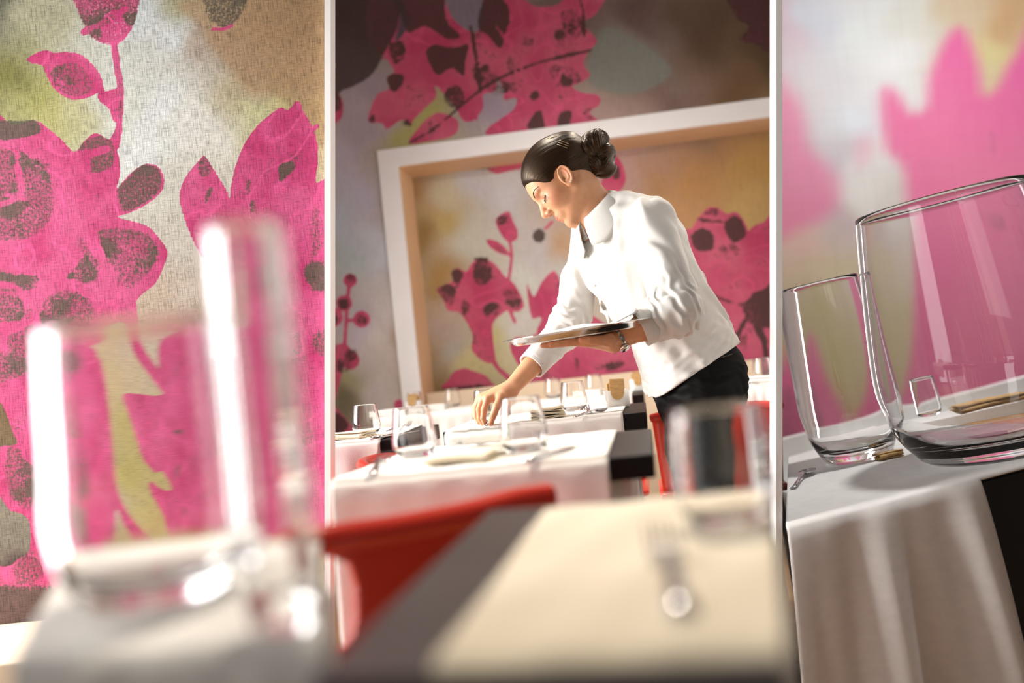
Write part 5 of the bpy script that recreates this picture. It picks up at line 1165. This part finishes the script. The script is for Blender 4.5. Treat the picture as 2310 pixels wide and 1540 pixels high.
def on_surface(q, fn, d0=0.03):          # walk inward from the left of the head to the surface of fn (head axes)
    q = np.array(q, np.float32); dr = np.array([0.35, 0.9, 0.05]); dr /= np.linalg.norm(dr); p = q + dr * d0
    for _ in range(40): p = p - dr * float(fn(p[None].astype(np.float32))[0]) * 0.8
    return p
hw = lambda q: HO + HR @ (np.array(q) * hs)
hair_h = lambda q: hair_sdf((HOf + (q * hs) @ HRf.T).astype(np.float32)) / hs
for (x0_, z0_, x1_, z1_) in ((-0.052, 0.078, -0.062, 0.050), (-0.058, 0.080, -0.068, 0.052), (-0.064, 0.083, -0.073, 0.056), (-0.040, 0.120, -0.062, 0.105), (-0.048, 0.112, -0.068, 0.098)):
    pts = [on_surface((x0_ + (x1_ - x0_) * t, 0.05, z0_ + (z1_ - z0_) * t), hair_h) + np.array([0, 0.0006, 0]) for t in np.linspace(0, 1, 7)]
    tv, tf = tube([hw(q) for q in pts], 0.0008, 6); place(pydata('hairpin', tv, tf, M['hairpin']), person)
for s_ in (1, -1):
    ms = np.array([1, s_, 1])
    pts = []
    for (x, y, z) in spline([(0.088, 0.012, 0.034), (0.083, 0.024, 0.041), (0.074, 0.036, 0.043), (0.060, 0.046, 0.038)], 5):
        q = np.array([x, y, z]); dr = np.array([0.8, 0.5, 0.1]); dr /= np.linalg.norm(dr); q = q + dr * 0.02
        for _ in range(30): q = q - dr * float(head_sdf(q[None].astype(np.float32))[0]) * 0.8
        pts.append(q)
    tv, tf = tube([hw(q * ms) for q in pts], np.interp(np.arange(len(pts)), [0, 4, 9, len(pts) - 1], [0.0011, 0.0018, 0.0014, 0.0005]), 8); place(pydata('eyebrow', tv, tf, M['brow']), person)
    pts = []
    for (x, y, z) in spline([(0.083, 0.0215, 0.0085), (0.086, 0.027, 0.0070), (0.085, 0.034, 0.0065), (0.080, 0.041, 0.0085), (0.074, 0.0465, 0.0115)], 4):
        q = np.array([x, y, z]); dr = np.array([0.85, 0.5, 0.0]); dr /= np.linalg.norm(dr); q = q + dr * 0.015
        for _ in range(30): q = q - dr * float(head_sdf(q[None].astype(np.float32))[0]) * 0.8
        pts.append(q)
    parts = [tube([hw(q * ms) for q in pts], 0.0018, 8)]
    for i in range(3, len(pts)):
        q = pts[i]; tip = q + np.array([0.0075, 0.006 + 0.001 * (i - 8), -0.0065]); mid = q + np.array([0.0045, 0.0025, -0.0055]); parts.append(tube([hw(a * ms) for a in (q, mid, tip)], [0.0007, 0.0005, 0.0002], 5))
    v, f = join(parts); place(pydata('eyelashes', v, f, M['brow']), person)
bm = bmesh.new(); bmesh.ops.create_uvsphere(bm, u_segments=10, v_segments=8, radius=0.0022); o = obj('earring', bm, M['silver'], None, True); o.location = [float(c) for c in hw((0.011, 0.0790, -0.022))]; place(o, person)

# ---- shirt
SHIRT = [(J(1570, 852), R_(15), 0.172, 0.128), (J(1540, 775), R_(22), 0.140, 0.112), (J(1505, 705), R_(30), 0.132, 0.106), (J(1472, 650), R_(33), 0.138, 0.112), (J(1436, 588), R_(36), 0.150, 0.118), (J(1406, 526), R_(36), 0.152, 0.092), (J(1388, 484), R_(36), 0.090, 0.062)]
cuR = 0.42 * elR + 0.58 * wrR; cuR0 = 0.42 * elR + 0.58 * wrR
cuL = 0.50 * elL + 0.50 * wrL
hemN = J(1598, 915) - J(1545, 830); hemN /= np.linalg.norm(hemN); hemP = J(1563, 835)
def fdir(a): return np.array([-math.cos(a), -math.sin(a), 0.0])
def shirt_sdf(p):
    d = sd_loft(p, SHIRT, 0.03)
    f = fdir(R_(30)); q0 = p - hemP.astype(np.float32); front = q0 @ f.astype(np.float32)
    along = q0 @ hemN.astype(np.float32)
    d = d - 0.010 * np.clip((along + 0.10) / 0.12, 0, 1) * (1 + 0.5 * np.sin(28 * (q0 @ np.array([0.5, -0.86, 0], np.float32)) + 1))
    # folds in the body of the shirt: long soft drapes pulled from the shoulder to the waist
    g = np.array([0.80, 0.15, 0.55], np.float32); s1 = p @ g
    fold = 0.0050 * np.sin(s1 * 95 + 2.2 * waves(p, 3, 0.22)) * np.clip(waves(p, 8, 0.3) + 0.6, 0, 1.4) + 0.0024 * waves(p, 5, 0.06, 6, (1, 1, 0.4))
    d = d + fold
    tight = np.clip(1 - np.abs(along + 0.0) / 0.16, 0, 1); d = d + tight * 0.0022 * waves(p, 21, 0.028)
    # hem: a clean cut, dipping a little in front
    d = smax(d, (along - 0.006 * np.sin(22 * (q0 @ np.array([0.45, -0.89, 0], np.float32)) + 1)).astype(np.float32), 0.004)
    # sleeves
    def sleeve(sh, el, cu, r0, r1, r2, seed, bunch):
        e = sd_chain(p, [sh, 0.5 * sh + 0.5 * el, el], [r0, r1, r1], 0.02); e2 = sd_chain(p, [el, cu], [r1, r2], 0.02)
        s = smin(e, e2, 0.03)
        ax = (el - sh) / np.linalg.norm(el - sh); t = (p - sh.astype(np.float32)) @ ax.astype(np.float32) / np.linalg.norm(el - sh)
        ax2 = (cu - el) / np.linalg.norm(cu - el); t2 = (p - el.astype(np.float32)) @ ax2.astype(np.float32)
        s = s + 0.0042 * np.sin((p @ np.array([0.9, 0.3, 0.35], np.float32)) * 85 + 2.5 * waves(p, seed, 0.16)) * np.clip(1.0 - 0.6 * t, 0.25, 1)
        nel = np.exp(-((np.linalg.norm(p - el.astype(np.float32), axis=1) / 0.085) ** 2))
        s = s + nel * bunch * np.sin(t2 * 190 + 2.8 * waves(p, seed + 1, 0.07)) + nel * 0.4 * bunch * waves(p, seed + 2, 0.035)
        return smax(s, (p - cu.astype(np.float32)) @ ax2.astype(np.float32), 0.004)
    d = smin(d, sleeve(shL, elL, cuL, 0.062, 0.058, 0.046, 31, 0.0062), 0.022)
    d = smin(d, sleeve(shR, elR, cuR, 0.060, 0.050, 0.038, 41, 0.0045), 0.022)
    # the neck opening: keep cloth off the neck and open a narrow V under the chin
    nb = J(1356, 480); nt_ = HW(-0.015, 0, -0.02); d = smax(d, -(sd_cone(p, nb, nt_, 0.056, 0.056)), 0.008)
    return d
M['shirt'] = mat('shirt', (0.71, 0.69, 0.65, 1), 0.75, noise=(220, 0.03, (1, 1, 1)), bump=(300, 0.12, (1, 1, 1)), sheen=0.25)
sh = sd_mesh('shirt', shirt_sdf, np.array([J(1180, 860, 2.7)[0], 2.34, 0.76]), np.array([J(1690, 800)[0], 2.96, 1.32]), 0.0027, M['shirt'], person, it=2); sh['label'] = 'white long-sleeved shirt with rolled cuffs'
def cuff(c, ax, r, L, flare, seed):
    ax = ax / np.linalg.norm(ax); e1 = np.cross(ax, [0, 0, 1.0]); e1 /= np.linalg.norm(e1); e2 = np.cross(ax, e1); v, f = [], []; n = 40
    prof = [(r * 0.90, 0.002), (r, 0.0), (r * (1 + flare * 0.5), L * 0.5), (r * (1 + flare), L), (r * (1 + flare) - 0.003, L + 0.0012), (r * (1 + flare) - 0.005, L - 0.002), (r * 0.9, L * 0.3)]
    rs = np.random.default_rng(seed); ph = rs.uniform(0, 6, 3)
    for (rr, z) in prof:
        for k in range(n):
            a = 2 * math.pi * k / n; q = rr * (1 + 0.05 * math.sin(2 * a + ph[0]) + 0.02 * math.sin(5 * a + ph[1])); v.append(c + ax * (z + 0.003 * math.sin(a + ph[2])) + q * (math.cos(a) * e1 + math.sin(a) * e2))
    for i in range(len(prof) - 1):
        for k in range(n): f.append((i * n + k, i * n + (k + 1) % n, (i + 1) * n + (k + 1) % n, (i + 1) * n + k))
    return place(pydata('cuff', v, f, M['shirt']), person)
cuff(cuR - (wrR - elR) / np.linalg.norm(wrR - elR) * 0.052, wrR - elR, 0.0395, 0.064, -0.06, 1)
cuff(cuL - (wrL - elL) / np.linalg.norm(wrL - elL) * 0.030, wrL - elL, 0.047, 0.042, 0.04, 2)
# collar: a stand round the neck and a turned-down leaf with two points
nb = J(1357, 482); nax = HW(-0.02, 0, -0.02) - nb; nax = nax / np.linalg.norm(nax); nf = fdir(R_(33)); nf = nf - nax * (nf @ nax); nf /= np.linalg.norm(nf); nl_ = np.cross(nax, nf)
if nl_ @ hl < 0: nl_ = -nl_
v, f = [], []; n = 56; prof = 12
for k in range(n + 1):
    a = -math.pi + 0.16 + (2 * math.pi - 0.32) * k / n            # 0 is the nape
    fr = 0.5 - 0.5 * math.cos(a)                                    # 1 at the throat
    dirv = -nf * math.cos(a) + nl_ * math.sin(a)
    base = nb + dirv * (0.064 + 0.010 * fr) - nax * (0.004 + 0.030 * fr) + nf * 0.010
    top = nb + dirv * (0.059 + 0.006 * fr) + nax * (0.040 - 0.026 * fr) + nf * 0.008
    tipd = 0.062 + 0.022 * math.exp(-((abs(a) - 2.55) / 0.42) ** 2)
    out = nb + dirv * (0.092 + 0.012 * fr) + nax * (0.040 - 0.026 * fr - tipd) + nf * 0.010
    for j in range(5): v.append(base + (top - base) * j / 4)
    for j in range(1, 8):
        t = j / 7; q = top + (out - top) * t + dirv * 0.006 * math.sin(math.pi * t) + nax * 0.003 * math.sin(math.pi * min(1, t * 2.2)) ; v.append(q)
for k in range(n):
    for j in range(prof - 1): f.append((k * prof + j, k * prof + j + 1, (k + 1) * prof + j + 1, (k + 1) * prof + j))
o = pydata('collar', v, f, M['shirt']); md = o.modifiers.new('thickness', 'SOLIDIFY'); md.thickness = 0.0022; md.offset = 0; place(o, person)
# placket and buttons down the front, found on the shirt's own surface
def shirt_hit(p, dr):
    p = np.array(p, float)
    for _ in range(60):
        s = float(shirt_sdf(p[None].astype(np.float32))[0]); p = p + dr * max(min(s * 0.7, 0.02), -0.02)
        if abs(s) < 2e-4: break
    return p
pl = []
for x, y in spline([(1318, 548), (1330, 600), (1344, 650), (1362, 700), (1384, 750)], 6):
    q = CAM + ray(x, y) * 2.25; dr = ray(x, y); dr = dr / np.linalg.norm(dr); pl.append(shirt_hit(q, dr))
v, f = [], []
for i, q in enumerate(pl):
    t = pl[min(i + 1, len(pl) - 1)] - pl[max(i - 1, 0)]; t /= np.linalg.norm(t); nn_ = fdir(R_(50)); nn_ = nn_ - t * (nn_ @ t); nn_ /= np.linalg.norm(nn_); s = np.cross(t, nn_)
    for w_, u in ((-0.014, 0.0), (-0.012, 0.0022), (0.012, 0.0022), (0.014, 0.0)): v.append(q + s * w_ + nn_ * u)
for i in range(len(pl) - 1):
    for j in range(3): f.append((i * 4 + j, i * 4 + j + 1, (i + 1) * 4 + j + 1, (i + 1) * 4 + j))
M['button'] = mat('button', (0.86, 0.84, 0.8, 1), 0.25, coat=0.5)
ob = pydata('placket', v, f, M['shirt']); place(ob, person)
for i in (4, 11, 18, 23):
    bm = bmesh.new(); bmesh.ops.create_cone(bm, cap_ends=True, segments=16, radius1=0.0048, radius2=0.0042, depth=0.002); o = obj('button', bm, M['button']); nn_ = fdir(R_(50)); o.location = [float(c) for c in pl[i] + nn_ * 0.003]; o.rotation_euler = Vector(nn_).to_track_quat('Z', 'Y').to_euler(); place(o, person)

# ---- trousers and shoes
hipL, hipR = J(1592, 885, 2.63), J(1562, 885, 2.78)
knL = np.array([hipL[0] - 0.012, hipL[1] - 0.005, 0.47]); knR = np.array([hipR[0] - 0.015, hipR[1] + 0.005, 0.47]); anL = np.array([knL[0] + 0.02, knL[1], 0.08]); anR = np.array([knR[0] + 0.03, knR[1], 0.08])
def trouser_sdf(p):
    d = sd_loft(p, [(J(1548, 800), R_(16), 0.132, 0.098), (J(1572, 850), R_(12), 0.158, 0.113), (J(1580, 900), R_(10), 0.160, 0.104)], 0.03)
    d = smin(d, sd_ell(p, J(1612, 862), (0.068, 0.150, 0.085)), 0.03)
    for h, k, a in ((hipL, knL, anL), (hipR, knR, anR)):
        d = smin(d, sd_chain(p, [h, 0.5 * h + 0.5 * k, k, 0.7 * k + 0.3 * a, a], [0.088, 0.076, 0.056, 0.055, 0.042], 0.02), 0.018)
    cr = np.exp(-((p[:, 2] - 0.80) / 0.07) ** 2)
    d = d + 0.0024 * cr * np.sin(p[:, 2] * 210 + p[:, 0] * 60 + 2 * waves(p, 51, 0.09)) + 0.0012 * waves(p, 52, 0.05)
    return smax(d, 0.075 - p[:, 2], 0.004)
M['denim'] = mat('denim', (0.0022, 0.002, 0.0024, 1), 0.7, spec=0.18, noise=(40, 0.4, (1, 1, 1)), bump=(260, 0.15, (1, 1, 1)))
trs = sd_mesh('trousers', trouser_sdf, np.array([hipR[0] - 0.20, 2.48, 0.05]), np.array([hipL[0] + 0.20, 2.94, 0.97]), 0.0042, M['denim'], person, it=1); trs['label'] = 'black trousers'
pk = []
dr0 = lambda x, y: ray(x, y) / np.linalg.norm(ray(x, y))
for x, y in spline([(1627, 806), (1642, 802), (1652, 798)], 5) :
    q = CAM + ray(x, y) * 2.3; dr = dr0(x, y)
    for _ in range(60): q = q + dr * min(float(trouser_sdf(q[None].astype(np.float32))[0]) * 0.8, 0.03)
    pk.append(q - dr * 0.001)
tv, tf = tube(pk, 0.0014, 6); place(pydata('pocket_seam', tv, tf, mat('seam', (0.05, 0.035, 0.025, 1), 0.7)), person)
def shoe(a, nm):
    def s(p):
        d = smin(sd_ell(p, a + np.array([-0.05, 0, -0.035]), (0.13, 0.045, 0.04)), sd_cone(p, a + np.array([0, 0, 0.0]), a + np.array([0.0, 0, -0.03]), 0.042, 0.045), 0.03)
        return smax(d, 0.004 - p[:, 2], 0.004)
    return sd_mesh(nm, s, a - np.array([0.2, 0.07, 0.09]), a + np.array([0.1, 0.07, 0.07]), 0.005, M['black'], person)
shoe(anL, 'shoe'); shoe(anR, 'shoe')
# ---- wristwatch
wax = wrL - elL; wax = wax / np.linalg.norm(wax); wc = wrL - wax * 0.016; e1 = np.cross(wax, [0, 0, 1.0]); e1 /= np.linalg.norm(e1); e2 = np.cross(wax, e1); v, f = [], []; n = 36
for (rr, z) in ((0.0235, -0.0075), (0.0265, -0.0065), (0.0265, 0.0065), (0.0235, 0.0075)):
    for k in range(n): a = 2 * math.pi * k / n; v.append(wc + wax * z + rr * (math.cos(a) * e1 + math.sin(a) * e2))
for i in range(4):
    for k in range(n): f.append((i * n + k, i * n + (k + 1) % n, ((i + 1) % 4) * n + (k + 1) % n, ((i + 1) % 4) * n + k))
wt = pydata('wristwatch', v, f, M['steel']); wt['label'] = 'silver wristwatch'; place(wt, person)
bm = bmesh.new(); bmesh.ops.create_cone(bm, cap_ends=True, segments=24, radius1=0.014, radius2=0.012, depth=0.007); o = obj('watch_case', bm, M['silver'], None, True); dn = np.array([0.1, -0.45, -0.88]); dn = dn - wax * (dn @ wax); dn /= np.linalg.norm(dn)
o.location = [float(c) for c in wc + dn * 0.0285]; o.rotation_euler = Vector(dn).to_track_quat('Z', 'Y').to_euler(); o.parent = wt; o.matrix_parent_inverse = person.matrix_basis.inverted() if False else Matrix.Identity(4)
if wt.parent is not None: o.matrix_parent_inverse = (Matrix.Translation(person.location) @ wt.matrix_parent_inverse).inverted() if False else Matrix.Identity(4)

# ------------------------------------------------------------------ the tray and what lies on it
MT = Matrix(((tr[0], tf_[0], tn[0], TC[0]), (tr[1], tf_[1], tn[1], TC[1]), (tr[2], tf_[2], tn[2], TC[2]), (0, 0, 0, 1)))
pv, pf = lathe([(0.0002, -0.0085), (0.148, -0.0085), (0.154, -0.006), (0.163, 0.0045), (0.178, 0.0075), (0.1815, 0.0085), (0.1825, 0.0075), (0.1815, 0.0095), (0.177, 0.0092), (0.162, 0.0062), (0.152, -0.004), (0.147, -0.0068), (0.0002, -0.0068)], 72)
o = pydata('serving_tray', pv, pf, M['silver']); o.matrix_basis = MT; tag(o, 'round silver tray held flat on the person\'s left hand', 'tray')
v, f = [], []; n = 36
for i in range(n + 1):
    for j in range(n + 1):
        x, y = (i / n - 0.5) * 0.27 - 0.02, (j / n - 0.5) * 0.20; r2 = (x / 0.145) ** 2 + (y / 0.125) ** 2
        hgt = 0.020 * max(0, 1 - r2 * 0.8) * (0.85 + 0.3 * math.sin(18 * x + 2) * math.cos(23 * y)) ; v.append((x, y, -0.0045 + max(hgt, 0.001) + 0.0025 * math.sin(40 * x + 30 * y) * (r2 < 0.7)))
for i in range(n):
    for j in range(n): f.append((i * (n + 1) + j, i * (n + 1) + j + 1, (i + 2) * (n + 1) + j - n, (i + 1) * (n + 1) + j))
o = pydata('tray_cloth', v, f, M['napkin_white']); o.matrix_basis = MT; md = o.modifiers.new('thickness', 'SOLIDIFY'); md.thickness = 0.002; md.offset = -1; tag(o, 'white cloth heaped in the middle of the silver tray', 'napkin')
v, f = [], []
for i in range(9):
    for j in range(9):
        x = 0.062 + 0.085 * i / 8; y = -0.05 + 0.085 * j / 8; v.append((x, y, 0.003 + 0.034 * (i / 8) ** 1.2 * (1 - 0.25 * abs(j / 4 - 1)) + 0.002 * math.sin(j)))
for i in range(8):
    for j in range(8): f.append((i * 9 + j, i * 9 + j + 1, (i + 1) * 9 + j + 1, (i + 1) * 9 + j))
o = pydata('folded_napkin', v, f, M['napkin_white']); o.matrix_basis = MT; md = o.modifiers.new('thickness', 'SOLIDIFY'); md.thickness = 0.003; tag(o, 'folded white napkin rising at the right end of the silver tray', 'napkin')
# the spoon she is laying down
cutlery('spoon', 'spoon pinched between finger and thumb of the reaching hand', Tp(1098, 962), -TH + 0.2)
